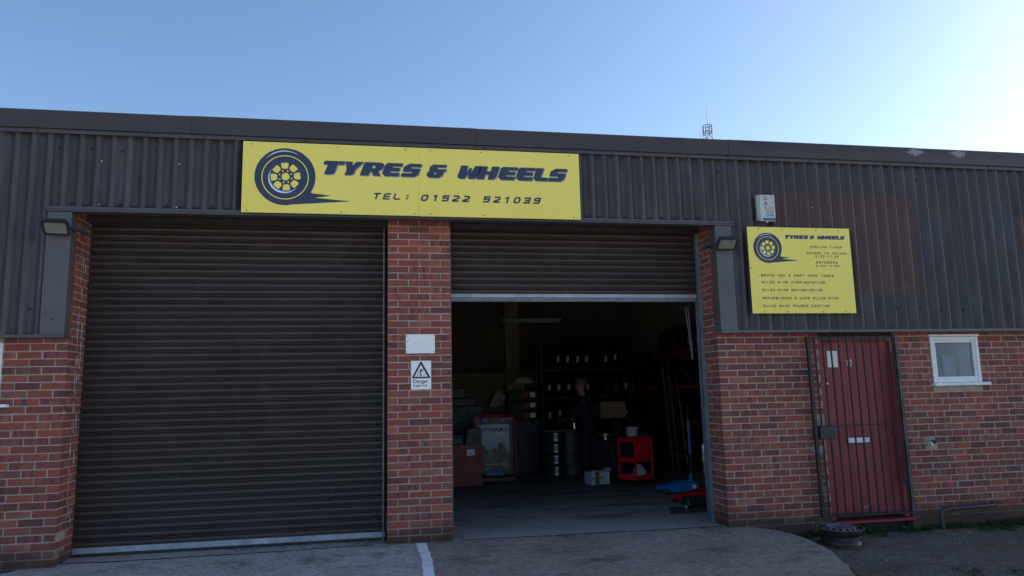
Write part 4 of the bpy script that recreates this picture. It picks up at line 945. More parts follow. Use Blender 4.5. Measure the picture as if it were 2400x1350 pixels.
# ------------------------------------------------------------------ waste pipe, drain, tap hole
pp = thing('waste_pipe', 'dark waste pipe elbowed along the brick base into the drain', 'pipe')
pts = [(7.15, 0.02, 0.10), (7.11, -0.07, 0.098), (7.06, -0.115, 0.096), (6.75, -0.118, 0.088), (6.42, -0.12, 0.078)]
b = MB(); b.tube(pts, 0.021, 12); b.build('pipe_run', 'pipe', pp)
b = MB(); b.tube([(6.43, -.12, .078), (6.385, -.12, .074), (6.352, -.122, .058), (6.340, -.125, .015)], [0.026, 0.027, 0.027, 0.026], 12); b.tube([(7.10, -.09, .098), (7.115, -.06, .098)], 0.028, 12); b.build('pipe_elbow', 'pipe', pp)
b = MB(); b.tube([(6.340, -.125, .03), (6.352, -.13, -.15)], 0.021, 12); b.build('down_pipe', 'pipe', pp)
dc = thing('drain_cover', 'cracked flat concrete drain surround under the waste pipe', 'drain')
b = MB(); b.prism([(6.17, -.06), (6.52, -.04), (6.60, -.30), (6.46, -.36), (6.20, -.33)], -0.160, -0.138, 'xy'); b.build('drain_surround', pm('drain_concrete', (0.11, 0.105, 0.095), 0.9, 0, 0.3, 12, 0.5), dc)
b = MB(); b.box(6.36, 6.52, -.29, -.13, -0.1385, -0.1335, .001)
b.build('drain_grate', 'rust', dc)
o = thing('broken_tap_hole', 'broken pipe hole with mortar patch in the brick wall', 'pipe hole')
b = MB(); rs = random.Random(8)
pts = [(6.405 + (.062 + rs.uniform(-.014, .014)) * cos(2 * pi * i / 16), .835 + (.068 + rs.uniform(-.012, .012)) * sin(2 * pi * i / 16)) for i in range(16)]; b.prism(pts, -0.012, 0.004); b.build('mortar_collar', 'plaster', o)
b = MB(); b.lathe([(0.019, 0.0), (0.019, -0.04), (0.014, -0.04), (0.014, -0.016)], 12, (6.435, 0, 0.835), 'y'); b.box(6.40, 6.43, -.03, -.012, .815, .86, .003); b.build('pipe_stub', 'plastic_black', o)
b = MB(); b.tube([(6.395, -.02, .83), (6.40, -.035, .81), (6.41, -.03, .795)], 0.010, 8); b.build('pipe_cap', 'white', o)
# hooks and fixings on the brick
for loc, lb in (((7.31, -.001, .835), 'small dark ring fixing high on the far right brick wall'), ((7.25, -.001, .41), 'small dark ring fixing low on the far right brick wall')):
    b = MB(); b.tube([(.012 * cos(a), -.012, .012 * sin(a)) for a in [2 * pi * i / 10 for i in range(10)]], .003, 5, closed=True); b.tube([(0, -.012, .012), (0, .004, .012)], .004, 5); o = b.build('ring_fixing', 'iron', loc=loc); tag(o, lb, 'hook')

# ------------------------------------------------------------------ steel wheel rim lying on the asphalt
rm = thing('wheel_rim', 'black steel wheel rim with rusty lip lying on asphalt before the gate', 'wheel rim', (4.83, -0.47, -0.153))
R0 = 0.236
b = MB(); b.lathe([(R0, 0.006), (R0 + .002, .014), (R0 - .012, .020), (R0 - .024, .026), (R0 - .028, .05), (R0 - .040, .062), (R0 - .042, .10), (R0 - .030, .115), (R0 - .026, .15), (R0 - .024, .165), (R0 - .002, .172), (R0 - .002, .164), (R0 - .026, .158), (R0 - .034, .112), (R0 - .046, .098), (R0 - .045, .064), (R0 - .032, .046), (R0 - .028, .02)], 48, closed_prof=True); b.build('rim_barrel', 'rim', rm)
b = MB(); b.lathe([(R0 - .002, 0.0), (R0 + .004, .003), (R0 + .006, .012), (R0 + .002, .0165), (R0 - .006, .0165), (R0 - .012, .004)], 48, closed_prof=True); b.build('rusty_lip', 'rust', rm)
b = MB(); b.lathe([(R0 - .006, 0.172), (R0 + .001, .174), (R0 + .003, .181), (R0 - .004, .185), (R0 - .012, .178)], 48, closed_prof=True); b.build('rim_lip', pm('worn_rim_lip', (0.15, 0.11, 0.085), 0.6, 0.3, 0.4, 30), rm)
# disc with row of vent holes
n = 16; vs = []; b = MB()
segs = n * 4
rings = [(0.190, .150), (0.176, .178), (0.150, .190), (0.135, .196), (0.118, .190), (0.085, .172), (0.035, .172)]
for r, z in rings: vs += [(r * cos(2 * pi * j / segs), r * sin(2 * pi * j / segs), z) for j in range(segs)]
fs = []
for i in range(len(rings) - 1):
    for j in range(segs):
        if i == 1 and j % 4 in (1, 2): continue
        if i == 0 and j % 4 in (1, 2): continue
        fs.append((i * segs + j, i * segs + (j + 1) % segs, (i + 1) * segs + (j + 1) % segs, (i + 1) * segs + j))
b._a(vs, fs, True)
for i in range(5): b.lathe([(0.012, .173), (0.012, .178), (0.007, .178)], 8, (0.058 * cos(2 * pi * i / 5), 0.058 * sin(2 * pi * i / 5), 0))
b.build('wheel_disc', pm('worn_disc', (0.15, 0.155, 0.165), 0.5, 0.3, 0.5, 20), rm)

# ------------------------------------------------------------------ moss, weeds, litter
rs = random.Random(11)
b = MB()
def clump(x, y, z, r, n, hgt):
    for _ in range(n):
        a = rs.uniform(0, 2 * pi); d = r * math.sqrt(rs.random()); px, py = x + d * cos(a), min(-0.003, y + d * sin(a)); s = rs.uniform(.006, .016)
        t = rs.uniform(0, 2 * pi); h = hgt * rs.uniform(.3, 1)
        b._a([(px, py, z), (px + s * cos(t), py + s * sin(t), z + h * .5), (px + .4 * s * cos(t + 1), py + .4 * s * sin(t + 1), z + h)], [(0, 1, 2)])
for i in range(150):
    x = rs.uniform(4.0, 8.2); d = abs(rs.gauss(0, 1)) * .05
    clump(x, -0.015 - d, -0.15, 0.05, 34, 0.05 if rs.random() < .8 else .1)
for i in range(26): clump(rs.uniform(6.7, 7.6), rs.uniform(-.35, -.1), -.15, .07, 60, .018)
for i in range(16): clump(rs.uniform(5.2, 5.9), rs.uniform(-1.9, -1.5), -.18, .06, 40, .012)
for i in range(14): clump(rs.uniform(-3.7, -3.15), -.02, -.08, .04, 34, .05)
for ex, ey in ((4.07, -.03), (4.16, -.12), (4.24, -.22), (4.30, -.36), (4.33, -.5), (4.33, -.7), (4.30, -.95), (4.25, -1.15), (4.17, -1.42), (4.06, -1.7), (3.95, -1.95)):
    for _ in range(5): clump(ex + rs.uniform(0, .05), ey + rs.uniform(-.1, .1), -.165, .04, 24, .05)
b.build('moss', 'moss', kind='stuff', fix=False)
b = MB()
def weed(x, y, z, n, hgt):
    for _ in range(n):
        a = rs.uniform(0, 2 * pi); l = hgt * rs.uniform(.5, 1); wv = .012
        p = Vector((x, y, z)); d = Vector((cos(a) * .7, sin(a) * .7 - .1, 1.0)).normalized(); sd_ = Vector((-sin(a), cos(a), 0)) * wv
        m1 = p + d * l * .55; tip = p + d * l + Vector((cos(a) * l * .3, sin(a) * l * .3, -l * .15))
        b._a([tuple(p), tuple(m1 + sd_), tuple(tip), tuple(m1 - sd_)], [(0, 1, 2, 3)])
for x, y in ((4.47, -.06), (4.55, -.10), (4.42, -.2), (5.98, -.05), (6.06, -.07), (5.93, -.04), (7.45, -.06), (7.38, -.05), (4.8, -.04)):
    for _ in range(4): weed(x + rs.uniform(-.05, .05), y + rs.uniform(-.03, .02), -.15, 12, .085)
b.build('weeds', 'leaf', kind='stuff', fix=False)
b = MB()
for i in range(260):
    if i < 160: x, y = rs.uniform(4.35, 8.0), -abs(rs.gauss(0, .7)) - .1; z = -.145 + .02 * y + .004
    else: x, y = rs.uniform(-3, 3.8), rs.uniform(-2, .05); z = -.002 + .024 * (y - .12)
    s = rs.uniform(.003, .010) * (1.9 if rs.random() < .06 else 1); t = rs.uniform(0, pi)
    b._a([(x + s * cos(t), y + s * sin(t), z), (x - .5 * s * sin(t), y + .5 * s * cos(t), z + .003), (x - s * cos(t), y - s * sin(t), z), (x + .5 * s * sin(t), y - .5 * s * cos(t), z + .002), (x, y, z + .006)], [(0, 1, 4), (1, 2, 4), (2, 3, 4), (3, 0, 4)])
b.build('litter', 'chip', kind='stuff', fix=False)
b = MB()
for i in range(150):
    x = rs.gauss(-.55, .6) if i < 110 else rs.uniform(-2.9, 3.6); y = rs.uniform(.19, .385); s = rs.uniform(.004, .018) * (1.6 if rs.random() < .1 else 1); t = rs.uniform(0, pi)
    b._a([(x + s * cos(t), y + .6 * s * sin(t), .001), (x - .6 * s * sin(t), y + .5 * s * cos(t), .003), (x - s * cos(t), y - .6 * s * sin(t), .001), (x + .5 * s * sin(t), y - .5 * s * cos(t), .001), (x, y, .006)], [(0, 1, 4), (1, 2, 4), (2, 3, 4), (3, 0, 4)])
b.build('dirt', 'dark', kind='stuff', fix=False)

# ------------------------------------------------------------------ radio mast far behind
ms = thing('radio_mast', 'slim lattice radio mast poking above the roof line', 'mast', (38.55, 70, -0.3))
b = MB(); W0 = .95
def leg(z): return max(.42, .42 + (30 - z) * .02)
for sx in (-1, 1):
    for sy in (-1, 1): b.tube([(sx * leg(0), sy * leg(0), 0), (sx * leg(30), sy * leg(30), 30), (sx * .42, sy * .42, 33.0)], .035, 5)
z = 0
while z < 32:
    a = leg(z); a2 = leg(z + 1.2)
    for (p, q2) in (((-a, -a), (a2, -a2)), ((a, -a), (a2, a2)), ((a, a), (-a2, a2)), ((-a, a), (-a2, -a2)), ((a, -a), (-a2, -a2)), ((-a, a), (a2, a2))): b.tube([(p[0], p[1], z), (q2[0], q2[1], z + 1.2)], .022, 4)
    z += 1.2
b.build('lattice_tower', 'mastwhite', ms)
b = MB()
for z in (32.2, 33.0):
    b.tube([(.5 * cos(2 * pi * i / 8), .5 * sin(2 * pi * i / 8), z) for i in range(8)], .035, 5, closed=True)
for i in range(8): b.tube([(.5 * cos(2 * pi * i / 8), .5 * sin(2 * pi * i / 8), 31.9), (.5 * cos(2 * pi * i / 8), .5 * sin(2 * pi * i / 8), 33.1)], .03, 4)
b.build('cage', 'mastwhite', ms)
b = MB(); b.tube([(.05, 0, 31.5), (.05, 0, 35.3)], [.05, .025], 6); b.tube([(-.95, 0, 30), (-.95, 0, 32.4)], .03, 5); b.tube([(-.95, 0, 31), (-.4, 0, 31)], .03, 5); b.build('aerial', 'mastwhite', ms)

# ------------------------------------------------------------------ workshop contents
# tyre prototype: axis along local x
def tyre_mesh(R, W, ri):
    mb = MB(); h = W / 2
    prof = [(ri, -h * .72), (ri + .03, -h * .92), (ri + (R - ri) * .5, -h), (R - .035, -h * .93), (R - .010, -h * .74), (R, -h * .5), (R, -h * .28), (R - .007, -h * .26), (R - .007, -h * .2), (R, -h * .18), (R, h * .18), (R - .007, h * .2), (R - .007, h * .26), (R, h * .28), (R, h * .5), (R - .010, h * .74), (R - .035, h * .93), (ri + (R - ri) * .5, h), (ri + .03, h * .92), (ri, h * .72), (ri + .012, h * .5), (R - .03, h * .6), (R - .03, -h * .6), (ri + .012, -h * .5)]
    mb.lathe(prof, 26, (0, 0, 0), 'x', closed_prof=True); return mb.mesh('tyre', 'rubber')
TM = tyre_mesh(.285, .195, .19)
def label_mesh(R, w_, a0, a1, mat):
    mb = MB(); n = 6; vs = []
    for i in range(n + 1):
        a = a0 + (a1 - a0) * i / n
        for x in (-w_ / 2, w_ / 2): vs.append((x, R * cos(a), R * sin(a)))
    mb._a(vs, [(2 * i, 2 * i + 1, 2 * i + 3, 2 * i + 2) for i in range(n)]); return mb.mesh('label', mat, False)
LM = [label_mesh(.2885, .055, radians(180), radians(206), 'label'), label_mesh(.2885, .05, radians(172), radians(200), 'label'), label_mesh(.2885, .05, radians(185), radians(214), 'redlabel')]
LS = [label_mesh(.2885, .04, radians(172), radians(222), 'label'), label_mesh(.2885, .035, radians(190), radians(235), 'label')]
def place_tyre(x, y, z, rz, label, lab, group):
    t = inst('tyre', TM, None, (x, y, z), rz); tag(t, label, 'tyre', group)
    if lab is not None: inst('label', lab, t)
    return t
ORD = ['first', 'second', 'third', 'fourth', 'fifth', 'sixth', 'seventh', 'eighth', 'ninth', 'tenth', 'eleventh', 'twelfth', 'thirteenth', 'fourteenth', 'fifteenth', 'sixteenth', 'seventeenth']
# rear rack
rk = thing('tyre_rack', 'tall dark steel tyre rack standing across the rear of the workshop', 'rack')
SH = [2.04, 1.43, 0.83, 0.20]; SN = ['top', 'second', 'third', 'bottom']
for x in (3.54, 5.62):
    for y in (8.0, 8.5):
        b = MB(); b.box(x - .025, x + .025, y - .025, y + .025, 0, 2.68); b.build('upright', 'rackmetal', rk)
for z in SH:
    b = MB(); b.box(3.57, 5.59, 7.98, 8.02, z - .05, z); b.box(3.57, 5.59, 8.46, 8.50, z - .05, z); b.build('shelf_beam', 'rackmetal', rk)
for s_, z in enumerate(SH):
    for i in range(9):
        lab = LM[(0, 0, 1, 1, 0, 2)[random.Random(s_ * 31 + i).randrange(6)]] if not (s_ == 0 and i == 8) else None
        has = random.Random(s_ * 7 + i * 3).random() < .8
        place_tyre(3.70 + i * .218, 8.24 + random.uniform(-.02, .02), z + .265, 0, f'black tyre on the {SN[s_]} shelf of the rear rack, {ORD[i]} along from the column side', lab if has else None, 'tyres on the rear rack')
# side rack along the right wall
rk = thing('tyre_rack', 'long orange beamed tyre rack along the right wall of the workshop', 'rack')
SZ = [2.44, 1.62, 0.87, 0.07]; y0, y1 = 6.2, 11.4
for y in (6.2, 8.6, 9.45, 11.4):
    for x in (6.88, 7.35):
        b = MB(); b.box(x - .03, x + .03, y - .03, y + .03, 0, 2.5 if y > 9 else 2.55); b.build('upright', 'rackmetal', rk)
for s_, z in enumerate(SZ):
    ye = 9.45 if s_ == 0 else 11.4
    b = MB(); b.box(6.85, 6.89, y0, ye, z - .09, z); b.box(7.33, 7.37, y0, ye, z - .09, z); b.build('shelf_beam', 'orange', rk)
for s_, z in enumerate(SZ):
    ye = 9.42 if s_ == 0 else 11.3; y = ye - .12; i = 0
    while y > 6.25 and i < 17:
        r_ = random.Random(s_ * 101 + i)
        place_tyre(7.10 + random.uniform(-.015, .015), y, z + .265, pi / 2 + pi, f'black tyre on the {SN[s_]} shelf of the orange side rack, {ORD[i]} from the back', LS[r_.randrange(2)] if r_.random() < .7 else None, 'tyres on the side rack'); y -= .212; i += 1
# ladder
ld = thing('folding_ladder', 'folded aluminium step ladder leaning against the orange tyre rack', 'ladder', (5.80, 6.3, 0))
for x, dx in ((-.02, .0), (.10, .0)):
    b = MB(); b._a([(x + sx * .012 + dx, sy * .03, 0) for sx in (-1, 1) for sy in (-1, 1)] + [(x + sx * .012 + .0, .35 + sy * .03, 2.12) for sx in (-1, 1) for sy in (-1, 1)], [(0, 1, 3, 2), (4, 6, 7, 5), (0, 4, 5, 1), (2, 3, 7, 6), (0, 2, 6, 4), (1, 5, 7, 3)]); b.build('stile', 'galv_dark', ld)
for i in range(8):
    z = .25 + i * .24; b = MB(); b.box(-.006, .086, .04 + z * .165 - .02, .04 + z * .165 + .02, z - .012, z + .012); b.build('rung', 'galv_dark', ld)
o = MB(); o.tube([(6.05, 6.2, 0.02), (6.03, 6.5, 1.75)], .014, 8); o = o.build('metal_pole', 'galv_dark'); tag(o, 'thin bare metal pole beside the folded ladder', 'pole')
# strip light
sl_ = thing('strip_light', 'unlit fluorescent strip light hanging under the workshop roof', 'strip light', (3.78, 10.0, 3.30))
b = MB(); b.box(-.75, .75, -.04, .04, 0, .06, .006); b.build('light_body', 'white', sl_)
b = MB(); b.tube([(-.72, 0, -.022), (.72, 0, -.022)], .016, 8); b.build('light_tube', 'white', sl_)
for x in (-.6, .6):
    b = MB(); b.tube([(x, 0, .06), (x, 0, 1.3)], .004, 5); b.build('suspension_wire', 'iron', sl_)
# maroon cabinet with boxes
cb = thing('metal_cabinet', 'maroon metal cabinet just inside the doorway beside the brick pier', 'cabinet', (1.19, 4.68, 0))
b = MB(); b.box(0, .545, 0, .5, 0.0, .68, .005); b.build('cabinet_body', 'maroon', cb)
b = MB(); b.box(.29, .42, -.004, -.001, .50, .60); b.build('label', 'label', cb)
b = MB(); b.tube([(.33, -.01, .55), (.40, -.012, .50), (.50, -.012, .44), (.52, -.01, .36)], .004, 5); b.build('cable', 'plastic_black', cb)
b = MB(); b.prism([(1.46, .683), (1.735, .683), (1.735, .94), (1.515, .94)], 4.70, 5.05); o = b.build('equipment_case', 'greybox'); tag(o, 'grey green case with sloping side on the maroon cabinet', 'case')
b = MB(); b.box(1.235, 1.42, 4.72, 4.95, .683, .80, .008); b.box(1.225, 1.43, 4.71, 4.96, .801, .845, .006); o = b.build('tool_case', 'greybox'); tag(o, 'small lidded grey case on the maroon cabinet next to the pier', 'case')
# poster stand
ps = thing('poster_stand', 'pavement poster stand with red rounded frame advertising DYNAMO TYRE', 'poster stand', (0, 0, 0))
PYY = 5.10; x0, x1, zt_ = 1.66, 2.375, 1.135; r = .11
pts = [(x1 + .01, PYY - .05, .03), (x1, PYY, zt_ - r)] + [(x1 - r + r * cos(a), PYY, zt_ - r + r * sin(a)) for a in [radians(v) for v in (22, 45, 67, 90)]] + [(x0 + r - r * sin(a), PYY, zt_ - r + r * cos(a)) for a in [radians(v) for v in (0, 22, 45, 67, 90)]] + [(x0 - .01, PYY - .05, .03)]
b = MB(); b.tube(pts, .014, 8); b.build('tube_frame', 'redtool', ps)
b = MB(); b.box(x0 + .03, x1 - .03, PYY + .0, PYY + .02, .13, zt_ - .03, .004); bbd = b.build('back_board', 'plastic_black', ps)
b = MB(); b.box(1.745, 2.278, PYY - .006, PYY - .002, .18, .984); b.build('poster', 'poster', bbd)
b = MB(); b.box(x0 + .0, x1 + .0, PYY - .16, PYY + .16, .0, .12, .03); b.build('base', 'plastic_black', ps)
for a, c2, z0, z1 in ((1.81, 1.89, 1.02, 1.10), (2.12, 2.20, 1.03, 1.10), (1.87, 2.17, .115, .165)):
    b = MB(); b.box(a, c2, PYY - .012, PYY - .003, z0, z1, .002); b.build('clip', 'bluetool', ps)
yy = PYY - .0075
font_text(ps, 'DYNAMO', 1.80, .865, .10, yy, 'black', .002, 1.05); font_text(ps, 'TYRE', 2.06, .80, .06, yy, 'label', .001)
font_text(ps, 'good times roll', 1.86, .295, .05, yy, 'label')
b = MB(); b.prism([(1.86, .33), (2.03, .33), (1.98, .56), (1.93, .56)], yy, yy + .001); b.build('printed_road', pm('printed_grey', (0.2, 0.2, 0.2), .5), ps)
b = MB(); 
for i in range(8): a = i * pi / 4; b.tube([(2.20 + .012 * cos(a), yy, .30 + .012 * sin(a)), (2.20 + .045 * cos(a), yy, .30 + .045 * sin(a))], .003, 4)
b.tube([(2.20 + .048 * cos(2 * pi * i / 16), yy, .30 + .048 * sin(2 * pi * i / 16)) for i in range(16)], .003, 4, closed=True); b.build('printed_wheel', 'label', ps)
b = MB(); b.flat([[(1.86, .21), (1.89, .195), (1.92, .21), (1.92, .26), (1.86, .26)]], yy); b.build('printed_shield', pm('green_print', (.25, .4, .12), .5), ps)
# machine bench left
mc = thing('workbench_machine', 'dark blue machine bench behind the maroon cabinet', 'machine', (0, 0, 0))
b = MB(); b.box(1.15, 1.93, 5.9, 6.6, 0, 1.30, .01); b.build('machine_body', 'darkblue', mc)
b = MB(); b.box(1.15, 1.80, 5.88, 6.6, 1.301, 1.44, .01); b.build('machine_top', 'darkblue', mc)
b = MB(); b.prism([(2.12, 1.27), (2.30, 1.27), (2.47, 1.47), (2.26, 1.60)], 6.35, 6.75); o = b.build('tilted_panel', 'plastic_black', mc)
for z in (1.12, .82):
    b = MB(); b.box(1.24, 1.32, 5.893, 5.898, z, z + .1); b.build('label', 'label', mc)
o = thing('fan_heater', 'small dark heater standing on the machine bench by the pier', 'heater', (1.42, 6.2, 1.441))
b = MB(); b.box(-.18, .22, -.1, .1, 0, .20, .02); b.build('heater_body', 'greybox', o)
b = MB(); b.tube([(-.14, 0, .2), (-.12, 0, .33), (.12, 0, .33), (.16, 0, .2)], .008, 6); b.build('handle', 'iron', o)
# battery boxes
for k in range(3):
    z = .98 + k * .20
    b = MB(); b.box(2.53, 3.10, 6.55, 7.0, z, z + .192, .006); o = b.build('stock_box', 'rubber'); tag(o, ['lowest of three black boxes with red and white labels', 'middle of three black boxes with red and white labels', 'topmost of three black boxes with red and white labels'][k], 'box', 'stacked black stock boxes')
    b = MB(); b.box(2.97, 3.07, 6.543, 6.548, z + .06, z + .15); b.build('label', 'label', o)
    b = MB(); b.box(2.84, 2.955, 6.543, 6.548, z + .07, z + .14); b.build('red_print', 'redlabel', o)
b = MB(); b.box(2.5, 3.13, 6.52, 7.03, .0, .978, .008); o = b.build('stock_shelf', 'darkblue'); tag(o, 'dark storage cupboard carrying the stack of black boxes', 'cupboard')
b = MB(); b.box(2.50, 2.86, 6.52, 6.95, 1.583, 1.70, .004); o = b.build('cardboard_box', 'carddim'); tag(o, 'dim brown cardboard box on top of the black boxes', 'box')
b = MB(); b.ball((2.88, 6.72, 1.745), .16, 10, (1.3, 1, .45)); rs2 = random.Random(3); b.v = [(x + rs2.uniform(-.02, .02), y + rs2.uniform(-.02, .02), max(1.702, z + rs2.uniform(-.02, .03))) for x, y, z in b.v]; o = b.build('crumpled_bag', 'bag'); tag(o, 'crumpled pale bag on top of the cardboard box', 'bag')
# stack of wheels in wrapping
for k in range(4):
    t = thing('stacked_wheel', 'black wrapped wheel in the label fronted stack, %s' % ['on the floor', 'second from the floor', 'third from the floor', 'on top'][k], 'wheel', (3.19, 5.62, .01 + k * .20), 0, 'wheels stacked beside the worker')
    b = MB(); b.lathe([(.10, .0), (.20, .005), (.222, .03), (.215, .07), (.222, .10), (.215, .14), (.222, .175), (.20, .195), (.10, .197)], 28); b.build('wheel_body', 'rubber', t)
    b = MB()
    for z0, z1 in ((.03, .08), (.10, .12), (.14, .18)): b._a([(-.035, -.226, z0), (.03, -.226, z0), (.03, -.226, z1), (-.035, -.226, z1)], [(0, 1, 2, 3)])
    b.build('label', 'white', t, fix=False)
b = MB(); b.box(2.96, 3.42, 5.42, 5.85, .812, .826); o = b.build('cardboard_sheet', 'card'); tag(o, 'flat brown cardboard sheet lying on the wheel stack', 'cardboard'); 
for k in range(4):
    b = MB(); b.lathe([(.03, .05), (.15, .04), (.19, .0), (.175, .04), (.175, .15), (.19, .195), (.15, .19)], 28); o = b.build('alloy_rim', pm('dull_alloy', (0.10, 0.105, 0.11), .55, .2), loc=(3.56, 5.75, .01 + k * .205)); tag(o, 'bare grey alloy rim in the stack behind the worker, %s' % ['lowest', 'second up', 'third up', 'uppermost'][k], 'wheel rim', 'bare alloy rims stacked')
b = MB(); b.lathe([(.001, 0), (.038, 0), (.04, .12), (.037, .12), (.035, .005)], 16); o = b.build('spray_can', 'chrome', loc=(3.60, 5.62, .832)); tag(o, 'shiny metal can standing on the bare rim stack', 'can')
b = MB(); b.box(3.40, 3.82, 5.5, 5.95, .825, .831); o = b.build('cardboard_sheet', 'carddim'); tag(o, 'dull cardboard sheet under the shiny can', 'cardboard')
# loose tyre stacks lying flat
for sx_, sy_, wh in ((5.25, 6.6, 'behind the red trolley'), (5.55, 7.25, 'at the foot of the rear rack end')):
    for k in range(5):
        t = inst('tyre', TM, None, (sx_ + random.uniform(-.02, .02), sy_ + random.uniform(-.02, .02), .11 + k * .2), random.uniform(0, 3)); t.rotation_euler = (0, pi / 2, random.uniform(0, 3))
        tag(t, 'tyre lying flat in the stack %s, %s' % (wh, ['lowest', 'second up', 'middle one', 'fourth up', 'uppermost'][k]), 'tyre', 'tyres lying in flat stacks')
b = MB(); b.lathe([(.001, 0), (.035, 0), (.035, .09), (.02, .11), (.012, .13), (.001, .13)], 14); o = b.build('oil_bottle', 'plastic_black', loc=(4.27, 4.06, .776)); tag(o, 'small black bottle on the trolley top behind the spanner', 'bottle')
# tyre changer with brown box on top
tc = thing('tyre_changer', 'dark tyre changing machine behind the worker', 'machine', (4.25, 5.55, 0))
b = MB(); b.box(-.38, .42, -.1, .55, 0, .62, .03); b.build('machine_body', 'darkblue', tc)
b = MB(); b.box(.20, .38, .38, .56, .62, 1.0, .01); b.build('column', 'darkblue', tc)
b = MB(); b.lathe([(.001, .62), (.12, .62), (.12, .70), (.26, .72), (.26, .74), (.001, .74)], 20, (-.05, .1, 0)); b.build('turntable', 'steel', tc)
b = MB(); b.box(-.20, .36, -.06, .50, 1.001, 1.028); b.build('tray', 'darkblue', tc)
b = MB(); b.box(4.08, 4.57, 5.5, 5.95, 1.030, 1.325, .004); o = b.build('cardboard_box', 'card'); tag(o, 'brown cardboard box on the machine behind the worker', 'box')
# white carton
wc = thing('carton', 'open white carton with brown tape crosses on the workshop floor', 'carton', (3.60, 4.28, 0), 0.22)
b = MB(); b.box(-.17, .17, -.12, .12, .0, .20); b.build('carton_body', 'whitecard', wc)
b = MB(); b._a([(-.17, -.12, .2), (.0, -.12, .2), (-.02, -.19, .225), (-.2, -.18, .245)], [(0, 1, 2, 3)]); b._a([(.17, -.12, .2), (.17, .12, .2), (.24, .10, .25), (.23, -.13, .24)], [(0, 1, 2, 3)]); b.build('flap', 'whitecard', wc, fix=False)
b = MB(); b.box(-.10, -.02, -.1225, -.1205, .0, .2); b.box(-.17, .05, -.124, -.1228, .09, .115); b.build('packing_tape', 'tape', wc)
# red tool trolley
TX, TY, TZ = 4.30, 4.02, 0
tt = thing('tool_trolley', 'red three tier tool trolley on castors inside the doorway', 'trolley', (4.18, 3.98, 0), radians(-63))
W2, D2 = .18, .20
for sx in (-1, 1):
    for sy in (-1, 1):
        b = MB(); b.box(sx * W2 - .012, sx * W2 + .012, sy * D2 - .012, sy * D2 + .012, .09, .74); b.build('post', 'redtool', tt)
        b = MB(); b.tube([(sx * W2 - .012, sy * D2, .035), (sx * W2 + .012, sy * D2, .035)], .035, 10); b.box(sx * W2 - .016, sx * W2 + .016, sy * D2 - .01, sy * D2 + .01, .035, .088); b.build('castor', 'plastic_black', tt)
for z in (.10, .38, .70):
    b = MB(); b.box(-W2 + .013, W2 - .013, -D2 + .013, D2 - .013, z, z + .006); b.box(-W2 + .013, W2 - .013, -D2 - .010, -D2 - .004, z - .01, z + .06); b.box(-W2 + .013, W2 - .013, D2 + .004, D2 + .010, z - .01, z + .06); b.box(-W2 - .010, -W2 - .004, -D2 + .013, D2 - .013, z - .01, z + .06); b.box(W2 + .004, W2 + .010, -D2 + .013, D2 - .013, z - .01, z + .06); b.build('tray', 'redtool', tt)
b = MB(); b.box(W2 + .003, W2 + .008, -D2 + .013, D2 - .013, .445, .685); b.build('side_panel', 'redtool', tt)
b = MB()
for sx in (-1, 1):
    for z in (.14, .36, .42, .72): b.ball((sx * W2, -D2 - .016, z), .007, 6)
b.build('bolt', 'chrome', tt, 'stuff')
b = MB(); b.box(-W2 - .02, W2 + .02, -D2 - .02, D2 + .02, .765, .775); b.build('top_mat', 'plastic_black', tt)
bk = thing('bucket', 'splashed white bucket on the red tool trolley', 'bucket', (4.14, 3.99, .776))
b = MB(); b.lathe([(.001, 0), (.085, 0), (.105, .135), (.11, .135), (.11, .145), (.10, .145), (.08, .01), (.001, .01)], 24); b.build('bucket_body', 'bucket', bk)
b = MB(); b.tube([(.11 * cos(a), -.02 - .03 * sin(a), .13 - .06 * sin(a)) for a in [pi * i / 10 for i in range(11)]], .003, 5); b.build('handle', 'steel', bk)
b = MB(); b.tube([(4.22, 3.97, .785), (4.32, 3.92, .80), (4.37, 3.91, .786)], .009, 6); o = b.build('spanner', 'chrome'); tag(o, 'chrome spanner lying on the trolley top beside the bucket', 'tool')
b = MB(); b.ball((4.24, 3.97, .19), .10, 12, (1.1, .9, .8)); b.ball((4.22, 4.0, .27), .065, 10, (1.1, 1, .7)); rs2 = random.Random(6); b.v = [(x + rs2.uniform(-.015, .015), y + rs2.uniform(-.015, .015), max(.108, z + rs2.uniform(-.015, .015))) for x, y, z in b.v]; o = b.build('plastic_bag', 'bag'); tag(o, 'crumpled white plastic bag on the lowest trolley tray', 'bag')
b = MB(); b.box(4.04, 4.13, 3.84, 3.92, .108, .18, .003); o = b.build('small_carton', 'card'); tag(o, 'small brown carton on the lowest trolley tray', 'box')
b = MB(); b.tube([(4.10, 4.06, .42), (4.19, 3.98, .42)], .035, 12); o = b.build('air_gun', 'chrome'); tag(o, 'metal air tool on the middle trolley tray', 'tool')
